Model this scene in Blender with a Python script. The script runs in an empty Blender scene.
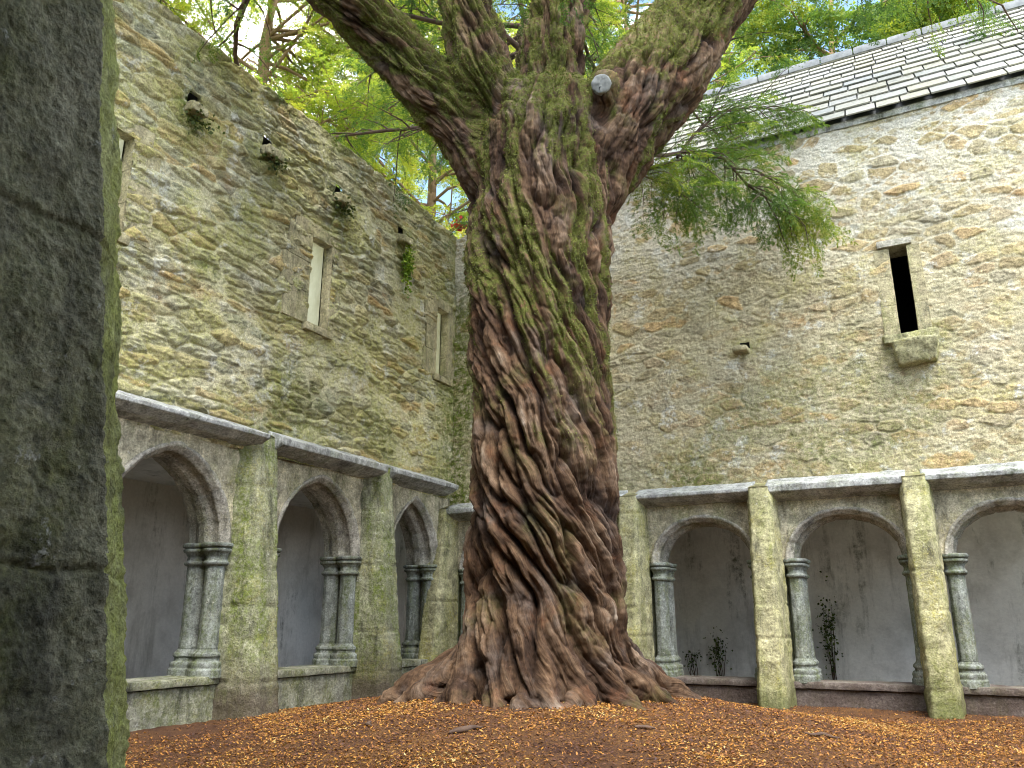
import bpy, math, random, time
import numpy as np
from mathutils import Vector
T0 = time.time()
C = bpy.context.scene.collection
SC = bpy.context.scene
f32 = np.float32
PI = math.pi

# ------------------------------------------------------------------ noise
def _hash(ix, iy, iz, seed):
    h = (ix.astype(np.uint32) * np.uint32(374761393) + iy.astype(np.uint32) * np.uint32(668265263)
         + iz.astype(np.uint32) * np.uint32(2147483647) + np.uint32((seed * 974711 + 13) & 0xffffffff))
    h = (h ^ (h >> np.uint32(13))) * np.uint32(1274126177)
    h = (h ^ (h >> np.uint32(16))) * np.uint32(2246822519)
    return h ^ (h >> np.uint32(13))

_G = np.array([[1,1,0],[-1,1,0],[1,-1,0],[-1,-1,0],[1,0,1],[-1,0,1],[1,0,-1],[-1,0,-1],
               [0,1,1],[0,-1,1],[0,1,-1],[0,-1,-1],[1,1,0],[-1,1,0],[0,-1,1],[0,-1,-1]], f32)

def noise(p, seed=0):
    """gradient noise, about -1..1, p (n,3)"""
    p = np.asarray(p, f32)
    i0 = np.floor(p); fr = p - i0; i0 = i0.astype(np.int64)
    w = fr * fr * fr * (fr * (fr * 6 - 15) + 10)
    out = np.zeros(len(p), f32)
    for dx in (0, 1):
        wx = w[:, 0] if dx else 1 - w[:, 0]
        for dy in (0, 1):
            wy = w[:, 1] if dy else 1 - w[:, 1]
            for dz in (0, 1):
                wz = w[:, 2] if dz else 1 - w[:, 2]
                g = _G[_hash(i0[:, 0] + dx, i0[:, 1] + dy, i0[:, 2] + dz, seed) & np.uint32(15)]
                d = (fr[:, 0] - dx) * g[:, 0] + (fr[:, 1] - dy) * g[:, 1] + (fr[:, 2] - dz) * g[:, 2]
                out += wx * wy * wz * d
    return out

def fbm(p, oct=4, seed=0, gain=0.5):
    p = np.asarray(p, f32); a = 1.0; s = np.zeros(len(p), f32)
    for o in range(oct):
        s += a * noise(p * (2.03 ** o), seed + o * 17); a *= gain
    return s

def hash01(i, j, k, seed):
    return (_hash(np.asarray(i), np.asarray(j), np.asarray(k), seed) & np.uint32(0xffff)).astype(f32) / 65535.0

def sstep(a, b, x):
    t = np.clip((x - a) / (b - a), 0, 1); return t * t * (3 - 2 * t)

# ------------------------------------------------------------------ objects
def thing(name, label, cat, loc=(0, 0, 0), group=None):
    o = bpy.data.objects.new(name, None); C.objects.link(o); o.location = loc
    o['label'] = label; o['category'] = cat
    if group: o['group'] = group
    o.empty_display_size = 0.2
    return o

def tag(o, label=None, cat=None, group=None, kind=None):
    if label: o['label'] = label
    if cat: o['category'] = cat
    if group: o['group'] = group
    if kind: o['kind'] = kind
    return o

def wloc(o):
    v = np.zeros(3)
    while o is not None:
        v += np.array(o.location); o = o.parent
    return v

def mesh(name, V, faces, mat, parent=None, attrs=None, smooth=True, origin=None):
    """faces: (n,4) array, or list of arrays of quads / tris; V in world coordinates"""
    V = np.asarray(V, np.float64).reshape(-1, 3)
    base = wloc(parent) if parent is not None else np.array(origin if origin is not None else (0, 0, 0), float)
    if isinstance(faces, np.ndarray): faces = [faces]
    faces = [np.asarray(f, np.int32) for f in faces if len(f)]
    me = bpy.data.meshes.new(name)
    me.vertices.add(len(V)); me.vertices.foreach_set('co', (V - base).astype(f32).ravel())
    idx = np.concatenate([f.ravel() for f in faces])
    tot = np.concatenate([np.full(len(f), f.shape[1], np.int32) for f in faces])
    st = np.concatenate([[0], np.cumsum(tot)[:-1]]).astype(np.int32)
    me.loops.add(len(idx)); me.loops.foreach_set('vertex_index', idx)
    me.polygons.add(len(tot)); me.polygons.foreach_set('loop_start', st)
    me.update(calc_edges=True)
    me.polygons.foreach_set('use_smooth', np.full(len(tot), bool(smooth)))
    for k, v in (attrs or {}).items():
        a = me.attributes.new(k, 'FLOAT', 'POINT'); a.data.foreach_set('value', np.asarray(v, f32).ravel())
    me.validate(); me.update()
    me.materials.append(mat)
    o = bpy.data.objects.new(name, me); C.objects.link(o)
    if parent is not None: o.parent = parent
    else: o.location = base
    return o

class Frame:
    """local (s along the wall, d out into the garth, z) -> world"""
    def __init__(self, kind, at): self.kind, self.at = kind, at
    def __call__(self, P):
        P = np.asarray(P, np.float64).reshape(-1, 3)
        s, d, z = P[:, 0], P[:, 1], P[:, 2]
        if self.kind == 'left': return np.stack([self.at + d, s, z], 1)
        if self.kind == 'right': return np.stack([s, self.at - d, z], 1)
        return np.stack([s, self.at + d, z], 1)     # near: garth on the +y side
XL, YR, YN = -6.2, 9.95, 0.415
FL, FR, FN = Frame('left', XL), Frame('right', YR), Frame('near', YN)

def grid_faces(nu, nv, wrap_u=False, wrap_v=False):
    iu = np.arange(nu if wrap_u else nu - 1); iv = np.arange(nv if wrap_v else nv - 1)
    U, Vv = np.meshgrid(iu, iv, indexing='ij')
    a = U * nv + Vv; b = ((U + 1) % nu) * nv + Vv
    c = ((U + 1) % nu) * nv + (Vv + 1) % nv; d = U * nv + (Vv + 1) % nv
    return np.stack([a, b, c, d], -1).reshape(-1, 4)

def grid_normals(P, wrap_u=False, wrap_v=False):
    def g(A, ax, w):
        if w: return np.roll(A, -1, ax) - np.roll(A, 1, ax)
        return np.gradient(A, axis=ax)
    n = np.cross(g(P, 0, wrap_u), g(P, 1, wrap_v))
    return n / (np.linalg.norm(n, axis=-1, keepdims=True) + 1e-9)

def weather(P, N, amp, seed, scale=6.0):
    q = P.reshape(-1, 3)
    d = amp * (0.6 * fbm(q * scale, 4, seed, 0.55) + 0.5 * fbm(q * scale * 0.3, 2, seed + 5))
    return (q + N.reshape(-1, 3) * d[:, None]).reshape(P.shape)

def rough_box(s0, s1, d0, d1, z0, z1, res=0.03, amp=0.008, rad=0.012, seed=0, shear=None):
    lo = np.array([s0, d0, z0]); hi = np.array([s1, d1, z1]); Vs = []; Fs = []; off = 0
    rad = min(rad, 0.45 * (hi - lo).min())
    for ax in range(3):
        a, b = [i for i in range(3) if i != ax]
        na = max(2, int((hi[a] - lo[a]) / res) + 2); nb = max(2, int((hi[b] - lo[b]) / res) + 2)
        for side in (0, 1):
            A, B = np.meshgrid(np.linspace(lo[a], hi[a], na), np.linspace(lo[b], hi[b], nb), indexing='ij')
            P = np.zeros((na, nb, 3)); P[..., a] = A; P[..., b] = B; P[..., ax] = (lo, hi)[side][ax]
            q = P.reshape(-1, 3); inner = np.clip(q, lo + rad, hi - rad)
            n = q - inner; n /= np.linalg.norm(n, axis=1, keepdims=True) + 1e-9
            q = inner + n * rad
            dsp = amp * (0.7 * fbm(q * 7, 4, seed, 0.55) + 0.6 * noise(q * 2.2, seed + 3))
            Vs.append(q + n * dsp[:, None]); Fs.append(grid_faces(na, nb) + off); off += na * nb
    V = np.concatenate(Vs)
    if shear is not None: V = shear(V)
    return V, np.concatenate(Fs)

def join(parts):
    V = []; F = []; o = 0
    for v, f in parts:
        V.append(v); F.append(f + o); o += len(v)
    return np.concatenate(V), np.concatenate(F)

def tube(pts, rad, n=8, sub=1, wob=0.0, seed=0, caps=True):
    pts = np.asarray(pts, float); rad = np.asarray(rad, float)
    if sub > 1 and len(pts) > 2:
        t = np.arange(len(pts)); tt = np.linspace(0, len(pts) - 1, (len(pts) - 1) * sub + 1)
        out = []
        for k in range(len(tt)):
            i = min(int(tt[k]), len(pts) - 2); u = tt[k] - i
            p0 = pts[max(i - 1, 0)]; p1 = pts[i]; p2 = pts[i + 1]; p3 = pts[min(i + 2, len(pts) - 1)]
            out.append(0.5 * ((2 * p1) + (-p0 + p2) * u + (2 * p0 - 5 * p1 + 4 * p2 - p3) * u * u + (-p0 + 3 * p1 - 3 * p2 + p3) * u ** 3))
        rad = np.interp(tt, t, rad); pts = np.array(out)
    tg = np.gradient(pts, axis=0); tg /= np.linalg.norm(tg, axis=1, keepdims=True) + 1e-9
    ref = np.array([0.3, 0.2, 0.93]) if abs(tg[0][2]) < 0.8 else np.array([1.0, 0.1, 0])
    u = np.cross(tg, ref); u /= np.linalg.norm(u, axis=1, keepdims=True) + 1e-9
    v = np.cross(tg, u)
    a = np.linspace(0, 2 * PI, n, endpoint=False)
    P = pts[:, None] + rad[:, None, None] * (np.cos(a)[None, :, None] * u[:, None] + np.sin(a)[None, :, None] * v[:, None])
    V = P.reshape(-1, 3); F = grid_faces(len(pts), n, False, True)
    if caps:
        m = len(V); V = np.concatenate([V, pts[:1], pts[-1:]])
        i = np.arange(n); j = (i + 1) % n; L = (len(pts) - 1) * n
        F = np.concatenate([F, np.stack([np.full(n, m), j, i, i], 1)[:, [0, 1, 2, 2]] * 1, np.stack([np.full(n, m + 1), L + i, L + j, L + j], 1)])
    return V, F

def clean_faces(F):
    """split quads whose last two indices are equal into triangles"""
    t = F[:, 2] == F[:, 3]
    return [F[~t], F[t][:, :3]]

# ------------------------------------------------------------------ materials
class M:
    def __init__(self, name, rough=0.9, spec=0.25):
        self.m = bpy.data.materials.new(name); self.m.use_nodes = True
        self.t = self.m.node_tree; self.b = self.t.nodes['Principled BSDF']
        self.b.inputs['Roughness'].default_value = rough
        self.b.inputs['Specular IOR Level'].default_value = spec
        self.pos = self.t.nodes.new('ShaderNodeNewGeometry').outputs['Position']
    def n(self, t): return self.t.nodes.new(t)
    def l(self, a, b):
        if isinstance(a, (int, float)): b.default_value = a
        elif isinstance(a, (tuple, list)): b.default_value = (*a, 1) if len(a) == 3 else a
        else: self.t.links.new(a, b)
    def scaled(self, s):
        x = self.n('ShaderNodeVectorMath'); x.operation = 'MULTIPLY'; self.l(self.pos, x.inputs[0]); x.inputs[1].default_value = s
        return x.outputs[0]
    def noise(self, scale, detail=5, rough=0.6, vec=None, dist=0.0):
        x = self.n('ShaderNodeTexNoise'); x.inputs['Scale'].default_value = scale; x.inputs['Detail'].default_value = detail
        x.inputs['Roughness'].default_value = rough; x.inputs['Distortion'].default_value = dist
        self.l(vec if vec is not None else self.pos, x.inputs['Vector']); return x.outputs['Fac']
    def attr(self, name):
        x = self.n('ShaderNodeAttribute'); x.attribute_name = name; return x.outputs['Fac']
    def ramp(self, fac, stops, interp='LINEAR'):
        x = self.n('ShaderNodeValToRGB'); self.l(fac, x.inputs[0]); e = x.color_ramp.elements
        x.color_ramp.interpolation = interp
        while len(e) < len(stops): e.new(0.5)
        for k, (p, c) in zip(e, stops):
            k.position = p; k.color = (*c, 1) if not isinstance(c, (int, float)) else (c, c, c, 1)
        return x.outputs[0]
    def step(self, fac, a, b): return self.ramp(fac, [(a, 0.0), (b, 1.0)])
    def math(self, op, a, b=0.0):
        x = self.n('ShaderNodeMath'); x.operation = op; self.l(a, x.inputs[0]); self.l(b, x.inputs[1]); return x.outputs[0]
    def mix(self, fac, a, b, mode='MIX'):
        x = self.n('ShaderNodeMix'); x.data_type = 'RGBA'; x.blend_type = mode
        self.l(fac, x.inputs['Factor']); self.l(a, x.inputs['A']); self.l(b, x.inputs['B']); return x.outputs['Result']
    def sepz(self, k=2):
        x = self.n('ShaderNodeSeparateXYZ'); self.l(self.pos, x.inputs[0]); return x.outputs[k]
    def bump(self, h, strength=0.4, dist=0.01, prev=None):
        x = self.n('ShaderNodeBump'); x.inputs['Strength'].default_value = strength; x.inputs['Distance'].default_value = dist
        self.l(h, x.inputs['Height'])
        if prev is not None: self.l(prev, x.inputs['Normal'])
        self.l(x.outputs[0], self.b.inputs['Normal']); return x.outputs[0]
    def done(self, col):
        self.l(col, self.b.inputs['Base Color']); return self.m

def mat_rubble(name, tones, mortar, lichen, white_amt, lich_lo, moss_col=(0.09, 0.115, 0.02), hi=None):
    k = M(name, 0.95, 0.15)
    c = k.ramp(k.attr('rnd'), [(i / (len(tones) - 1), t) for i, t in enumerate(tones)])
    n1 = k.noise(9, 8, 0.68); c = k.mix(0.8, c, k.ramp(n1, [(0.3, 0.35), (0.5, 0.95), (0.7, 1.6)]), 'MULTIPLY')
    mo = k.mix(0.6, mortar, k.ramp(k.noise(14, 7, 0.7), [(0.3, 0.6), (0.7, 1.35)]), 'MULTIPLY')
    c = k.mix(k.math('MULTIPLY', k.attr('mortar'), 0.85), c, mo)
    if hi:
        z = k.math('ADD', k.sepz(), k.math('MULTIPLY', k.noise(1.2, 5, 0.6), 2.2))
        up = k.math('MULTIPLY', k.ramp(k.math('DIVIDE', z, 10.0), [(hi[0] / 10 + .1, 0.0), (hi[1] / 10 + .12, 1.0)]), k.attr('mortar'))
        c = k.mix(k.math('MULTIPLY', up, 0.85), c, (0.66, 0.64, 0.58))
    lf = k.math('MULTIPLY', k.step(k.noise(1.7, 6, 0.65), lich_lo, lich_lo + 0.16), k.step(k.noise(22, 6, 0.7), 0.36, 0.6))
    c = k.mix(k.math('MULTIPLY', lf, 0.75), c, lichen)
    rust = k.math('MULTIPLY', k.step(k.noise(1.1, 5, 0.6, k.scaled((1, 1, 1.9))), 0.55, 0.68), k.step(k.noise(12, 5, 0.7), 0.4, 0.6))
    c = k.mix(k.math('MULTIPLY', rust, 0.6), c, (0.36, 0.21, 0.09))
    wf = k.math('MULTIPLY', k.step(k.noise(3.3, 6, 0.7), 0.56, 0.62), k.step(k.noise(26, 4, 0.6), 0.35, 0.55))
    c = k.mix(k.math('MULTIPLY', wf, white_amt), c, (0.62, 0.62, 0.57))
    mf = k.math('MULTIPLY', k.attr('moss'), k.step(k.noise(15, 7, 0.75), 0.36, 0.56))
    c = k.mix(mf, c, k.ramp(k.noise(30, 4), [(0.3, tuple(x * 0.55 for x in moss_col)), (0.7, tuple(x * 1.7 for x in moss_col))]))
    sp = k.noise(70, 4, 0.7)
    c = k.mix(0.75, c, k.ramp(sp, [(0.32, 0.4), (0.5, 1.0), (0.68, 1.6)]), 'MULTIPLY')
    b = k.bump(k.noise(38, 8, 0.75), 1.0, 0.03)
    k.bump(k.noise(110, 5, 0.7), 0.5, 0.006, b)
    return k.done(c)

def mat_ashlar(name, base, moss_amt, green=(0.13, 0.17, 0.035), dark=(0.035, 0.035, 0.03), lo_z=None, yellow=0.5, bump=0.55, streak=4.5, fine=1.0):
    """dressed stone with lichen, algae streaks that run down and dirt"""
    k = M(name, 0.92, 0.2)
    b0 = tuple(x * 0.4 for x in base); b1 = tuple(min(0.8, x * 1.75) for x in base)
    c = k.ramp(k.noise(5 * fine, 10, 0.78), [(0.3, b0), (0.5, base), (0.70, b1)])
    c = k.mix(0.7, c, k.ramp(k.noise(13 * fine, 8, 0.75), [(0.33, 0.5), (0.5, 1.0), (0.67, 1.5)]), 'MULTIPLY')
    st = k.noise(streak, 6, 0.65, k.scaled((1, 1, 0.22)))
    gf = k.math('MULTIPLY', k.step(st, 0.52 - 0.2 * moss_amt, 0.68 - 0.15 * moss_amt), k.step(k.noise(24, 6, 0.7), 0.34, 0.58))
    c = k.mix(k.math('MULTIPLY', gf, min(1.0, 0.35 + moss_amt)), c, green)
    yf = k.math('MULTIPLY', k.step(k.noise(2.7, 5, 0.65), 0.5, 0.64), k.step(k.noise(34, 5, 0.7), 0.42, 0.6))
    c = k.mix(k.math('MULTIPLY', yf, yellow), c, (0.34, 0.31, 0.08))
    df = k.step(k.noise(3.4, 8, 0.74, k.scaled((1.5, 1.5, 0.4))), 0.53, 0.68)
    c = k.mix(k.math('MULTIPLY', df, 0.75), c, dark)
    c = k.mix(k.math('MULTIPLY', k.step(k.noise(13, 6, 0.72), 0.58, 0.66), 0.6), c, dark)
    c = k.mix(k.math('MULTIPLY', k.step(k.noise(17, 6, 0.72), 0.62, 0.68), 0.55), c, (0.55, 0.55, 0.5))
    if lo_z is not None:
        z = k.math('ADD', k.sepz(), k.math('MULTIPLY', k.noise(4, 5, 0.6), 0.5))
        c = k.mix(k.math('MULTIPLY', k.ramp(z, [(lo_z[0], 1.0), (lo_z[1], 0.0)]), 0.8), c, lo_z[2])
    c = k.mix(0.75, c, k.ramp(k.noise(50 * fine, 5, 0.78), [(0.33, 0.45), (0.5, 1.0), (0.67, 1.55)]), 'MULTIPLY')
    b = k.bump(k.noise(26 * fine, 8, 0.75), min(1.0, bump * 1.5), 0.03 / fine ** .5)
    k.bump(k.noise(95 * fine, 5, 0.7), 0.55, 0.007 / fine ** .5, b)
    return k.done(c)

def mat_plaster():
    k = M('limewashed plaster', 0.9, 0.15)
    c = k.ramp(k.noise(1.3, 7, 0.65), [(0.3, (0.52, 0.50, 0.46)), (0.5, (0.74, 0.72, 0.68)), (0.7, (0.80, 0.78, 0.74))])
    st = k.noise(2.6, 7, 0.72, k.scaled((1.2, 1.2, 0.2)))
    c = k.mix(k.math('MULTIPLY', k.step(st, 0.54, 0.74), 0.6), c, (0.15, 0.14, 0.11))
    al = k.math('MULTIPLY', k.step(k.noise(2.2, 7, 0.7, k.scaled((1.6, 1.6, 0.3))), 0.56, 0.68), k.step(k.noise(11, 7, 0.75), 0.40, 0.60))
    c = k.mix(k.math('MULTIPLY', al, 0.85), c, (0.05, 0.055, 0.025))
    c = k.mix(0.35, c, k.ramp(k.noise(25, 6, 0.7), [(0.3, 0.7), (0.7, 1.2)]), 'MULTIPLY')
    k.bump(k.noise(7, 8, 0.65), 0.35, 0.03)
    return k.done(c)

def mat_plain(name, stops, scale=8, rough=0.9, bump=0.3, bdist=0.01, attr=None):
    k = M(name, rough, 0.2)
    c = k.ramp(k.attr(attr) if attr else k.noise(scale, 6, 0.65), stops)
    if attr: c = k.mix(0.5, c, k.ramp(k.noise(scale, 5, 0.65), [(0.3, 0.6), (0.7, 1.35)]), 'MULTIPLY')
    if bump: k.bump(k.noise(scale * 4, 6, 0.65), bump, bdist)
    return k.done(c)

def mat_bark():
    k = M('yew bark', 0.92, 0.15)
    va = k.n('ShaderNodeAttribute'); va.attribute_name = 'grain'; vec = va.outputs['Vector']
    def gv(x):
        n = k.n('ShaderNodeVectorMath'); n.operation = 'MULTIPLY'; k.l(vec, n.inputs[0]); n.inputs[1].default_value = x; return n.outputs[0]
    g1 = k.noise(1.0, 7, 0.7, gv((42, 42, 4.5))); g2 = k.noise(1.0, 5, 0.7, gv((110, 110, 14)))
    c = k.ramp(k.attr('rnd'), [(0.0, (0.018, 0.011, 0.008)), (0.3, (0.048, 0.028, 0.018)), (0.55, (0.092, 0.056, 0.033)), (0.78, (0.155, 0.106, 0.070)), (1.0, (0.28, 0.235, 0.185))])
    c = k.mix(0.85, c, k.ramp(g1, [(0.3, 0.35), (0.5, 1.0), (0.7, 1.75)]), 'MULTIPLY')
    c = k.mix(k.math('MULTIPLY', k.step(k.noise(2.4, 5, 0.65), 0.52, 0.66), 0.35), c, (0.17, 0.145, 0.13))
    c = k.mix(k.math('MULTIPLY', k.step(k.noise(3.1, 6, 0.7), 0.55, 0.68), 0.45), c, (0.14, 0.058, 0.026))
    c = k.mix(0.6, c, k.ramp(k.noise(17, 8, 0.75), [(0.33, 0.5), (0.5, 1.0), (0.67, 1.5)]), 'MULTIPLY')
    c = k.mix(0.6, c, k.ramp(g2, [(0.3, 0.5), (0.5, 1.0), (0.7, 1.5)]), 'MULTIPLY')
    mn = k.math('MULTIPLY', k.attr('moss'), k.step(k.noise(20, 7, 0.78), 0.38, 0.54))
    c = k.mix(mn, c, k.ramp(k.noise(45, 5, 0.7), [(0.25, (0.035, 0.045, 0.008)), (0.55, (0.10, 0.11, 0.024)), (0.8, (0.20, 0.205, 0.055))]))
    b = k.bump(g1, 1.0, 0.035)
    b = k.bump(g2, 0.7, 0.01, b)
    k.bump(k.noise(80, 6, 0.7), 0.5, 0.006, b)
    return k.done(c)

def mat_leaf(name, stops, trans=0.45):
    k = M(name, 0.6, 0.25)
    c = k.ramp(k.attr('rnd'), stops)
    k.l(c, k.b.inputs['Base Color'])
    t = k.n('ShaderNodeBsdfTranslucent'); k.l(k.mix(1.0, c, (1.5, 1.5, 0.8), 'MULTIPLY'), t.inputs['Color'])
    s = k.n('ShaderNodeMixShader'); s.inputs[0].default_value = trans
    k.t.links.new(k.b.outputs[0], s.inputs[1]); k.t.links.new(t.outputs[0], s.inputs[2])
    k.t.links.new(s.outputs[0], k.t.nodes['Material Output'].inputs['Surface'])
    return k.m

def mat_ground():
    k = M('needle strewn soil', 0.95, 0.1)
    c = k.ramp(k.noise(2.0, 8, 0.7), [(0.3, (0.05, 0.026, 0.022)), (0.5, (0.095, 0.05, 0.032)), (0.7, (0.145, 0.075, 0.036))])
    sp = k.noise(85, 5, 0.75); big = k.noise(1.1, 4, 0.6)
    c = k.mix(k.math('MULTIPLY', k.step(sp, 0.5, 0.58), k.step(big, 0.3, 0.6)), c, (0.27, 0.135, 0.036))
    k.bump(k.noise(60, 8, 0.75), 1.0, 0.03)
    return k.done(c)

TONL = [(0.22, 0.20, 0.12), (0.40, 0.36, 0.20), (0.50, 0.47, 0.31), (0.30, 0.30, 0.20), (0.48, 0.36, 0.17), (0.42, 0.39, 0.22), (0.54, 0.51, 0.38), (0.24, 0.24, 0.17)]
TONR = [(0.36, 0.29, 0.17), (0.46, 0.38, 0.22), (0.42, 0.37, 0.24), (0.50, 0.36, 0.19), (0.38, 0.34, 0.24), (0.48, 0.43, 0.29)]
m_left = mat_rubble('lichened slab rubble', TONL, (0.58, 0.54, 0.36), (0.42, 0.41, 0.13), 0.6, 0.40)
m_right = mat_rubble('harled rubble', TONR, (0.52, 0.47, 0.32), (0.42, 0.38, 0.15), 0.75, 0.5, hi=(5.0, 7.0))
m_dress = mat_ashlar('dressed window stone', (0.36, 0.32, 0.20), 0.15, yellow=0.35)
m_butL = mat_ashlar('mossy buttress stone', (0.30, 0.30, 0.21), 0.6, green=(0.15, 0.19, 0.04), lo_z=(0.5, 0.95, (0.085, 0.062, 0.052)))
m_butR = mat_ashlar('golden lichen buttress stone', (0.36, 0.34, 0.20), 0.35, green=(0.19, 0.21, 0.05), yellow=0.85, lo_z=(0.3, 0.75, (0.10, 0.115, 0.035)))
m_near = mat_ashlar('shade-toned limestone', (0.235, 0.225, 0.15), 0.5, green=(0.13, 0.14, 0.04), yellow=0.15, bump=1.0, streak=3.5, fine=2.6)  # near arcade stone, its shade toned into the base colour
m_nearf = mat_ashlar('skylit algae limestone', (0.36, 0.37, 0.16), 0.9, green=(0.34, 0.37, 0.10), yellow=0.6, bump=1.0, fine=2.6)  # algae green, brightened to carry the skylight on chamfer and front
m_col = mat_ashlar('grey limestone shaft', (0.24, 0.26, 0.24), 0.5, green=(0.10, 0.125, 0.04), yellow=0.25, streak=7)
m_arch = mat_ashlar('buff arch stone', (0.36, 0.34, 0.29), 0.12, yellow=0.25)
m_spand = mat_ashlar('pitted lime render', (0.46, 0.42, 0.30), 0.2, yellow=0.35, bump=1.0, dark=(0.10, 0.09, 0.06))
m_pier = mat_ashlar('damp jamb stone', (0.25, 0.25, 0.18), 0.55, green=(0.12, 0.15, 0.04), yellow=0.2)
m_string = mat_ashlar('weathered string stone', (0.36, 0.37, 0.36), 0.12, yellow=0.2)
m_sill = mat_ashlar('sill stone', (0.34, 0.31, 0.28), 0.25, lo_z=(0.5, 0.78, (0.075, 0.05, 0.042)), yellow=0.15)
m_sillL = mat_ashlar('mossy grey sill stone', (0.30, 0.30, 0.24), 0.55, green=(0.12, 0.14, 0.045), yellow=0.3)
m_plaster = mat_plaster()
m_pale = mat_plain('pale inner reveal', [(0.3, (0.55, 0.54, 0.42)), (0.7, (0.72, 0.71, 0.60))], 4)
m_dark = mat_plain('unlit hollow dark', [(0.3, (0.03, 0.03, 0.035)), (0.7, (0.05, 0.05, 0.055))], 3)  # near-black colour stands in for the unlit depth of openings
m_slate = mat_plain('lichened slate', [(0.0, (0.24, 0.245, 0.225)), (0.25, (0.30, 0.29, 0.23)), (0.5, (0.28, 0.28, 0.265)), (0.75, (0.33, 0.32, 0.26)), (1.0, (0.24, 0.25, 0.245))], 14, 0.6, 0.3, 0.006, 'rnd')
m_ridge = mat_plain('ridge stone', [(0.3, (0.16, 0.17, 0.18)), (0.7, (0.28, 0.29, 0.30))], 9)
m_bark = mat_bark()
m_twig = mat_plain('twig bark', [(0.3, (0.05, 0.035, 0.03)), (0.7, (0.13, 0.085, 0.06))], 12)
m_tbark = mat_plain('pale tree bark', [(0.3, (0.16, 0.10, 0.06)), (0.7, (0.34, 0.23, 0.14))], 7, 0.9, 0.5, 0.02)
m_cut = mat_plain('cut wood face', [(0.3, (0.13, 0.135, 0.13)), (0.7, (0.26, 0.27, 0.265))], 12)
m_moss = mat_leaf('moss', [(0.0, (0.035, 0.05, 0.008)), (0.5, (0.10, 0.12, 0.024)), (1.0, (0.21, 0.22, 0.055))], 0.25)
m_yew = mat_leaf('yew needles', [(0.0, (0.03, 0.065, 0.022)), (0.4, (0.06, 0.12, 0.03)), (0.75, (0.12, 0.19, 0.035)), (1.0, (0.24, 0.27, 0.04))], 0.5)
m_ylw = mat_leaf('yellowing leaves', [(0.0, (0.10, 0.16, 0.04)), (0.35, (0.20, 0.27, 0.05)), (0.7, (0.34, 0.38, 0.06)), (0.94, (0.44, 0.43, 0.08)), (1.0, (0.46, 0.40, 0.08))], 0.6)
m_fern = mat_leaf('ivy leaves', [(0.0, (0.07, 0.13, 0.02)), (0.6, (0.2, 0.3, 0.035)), (1.0, (0.34, 0.42, 0.06))], 0.4)
m_fernd = mat_leaf('dark fern fronds', [(0.0, (0.02, 0.03, 0.01)), (1.0, (0.09, 0.12, 0.03))], 0.3)
m_red = mat_leaf('red creeper leaves', [(0.0, (0.25, 0.02, 0.02)), (1.0, (0.5, 0.06, 0.05))], 0.4)
m_lit = mat_leaf('fallen yew needles', [(0.0, (0.05, 0.024, 0.024)), (0.25, (0.11, 0.05, 0.034)), (0.45, (0.23, 0.095, 0.03)), (0.72, (0.41, 0.19, 0.035)), (0.9, (0.46, 0.28, 0.065)), (1.0, (0.48, 0.39, 0.17))], 0.1)
m_soil = mat_ground()
m_grass = mat_plain('rough meadow', [(0.3, (0.05, 0.07, 0.02)), (0.7, (0.10, 0.13, 0.04))], 3)
m_flag = mat_plain('flagstone floor', [(0.3, (0.16, 0.155, 0.15)), (0.7, (0.27, 0.26, 0.25))], 5)

# ------------------------------------------------------------------ masonry sheets
def masonry(s, z, cell=(0.36, 0.115), seed=0, merge=0.35, warp=0.05):
    """irregular coursed rubble: returns edge distance (m), random per stone, tilt pair"""
    n = len(s); q = np.stack([s, z, np.full(n, seed * 3.7)], 1)
    u = s + warp * 1.4 * noise(q * 1.7, seed) + warp * 0.5 * noise(q * 5, seed + 1)
    v = z + warp * noise(q * np.array([1.1, 2.0, 1]), seed + 2) + warp * 0.45 * noise(q * np.array([4, 6, 1]), seed + 3)
    v = v + 0.05 * np.sin(v * 5.3 + seed)
    cu, cv = cell
    j0 = np.floor(v / cv).astype(np.int64)
    best = np.full(n, 9e9, f32); bid = np.zeros(n, np.int64); cand = []
    for dj in (-1, 0, 1):
        j = j0 + dj; off = hash01(j, j * 0, j * 0 + 3, seed) * cu
        i0 = np.floor((u + off) / cu).astype(np.int64)
        for di in (-1, 0, 1, 2, -2):
            i = i0 + di
            px = (i + 0.5 + 0.75 * (hash01(i, j, j * 0, seed) - 0.5)) * cu - off
            py = (j + 0.5 + 0.55 * (hash01(i, j, j * 0 + 1, seed) - 0.5)) * cv
            d = ((u - px) * cv / cu * 1.6) ** 2 + (v - py) ** 2
            m = hash01(i // 2, j, j * 0 + 7, seed) < merge
            cid = np.where(m, (i // 2) * 2, i) * 4096 + j * 2 + m
            cand.append((d, cid))
            w = d < best; best = np.where(w, d, best); bid = np.where(w, cid, bid)
    f2 = np.full(n, 9e9, f32)
    for d, cid in cand: f2 = np.where((cid != bid) & (d < f2), d, f2)
    edge = np.sqrt(f2) - np.sqrt(best)
    r = hash01(bid, bid >> 12, bid * 0, seed + 9); r2 = hash01(bid, bid >> 12, bid * 0 + 1, seed + 9); r3 = hash01(bid, bid >> 12, bid * 0 + 2, seed + 9)
    return edge, r, r2, r3

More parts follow.
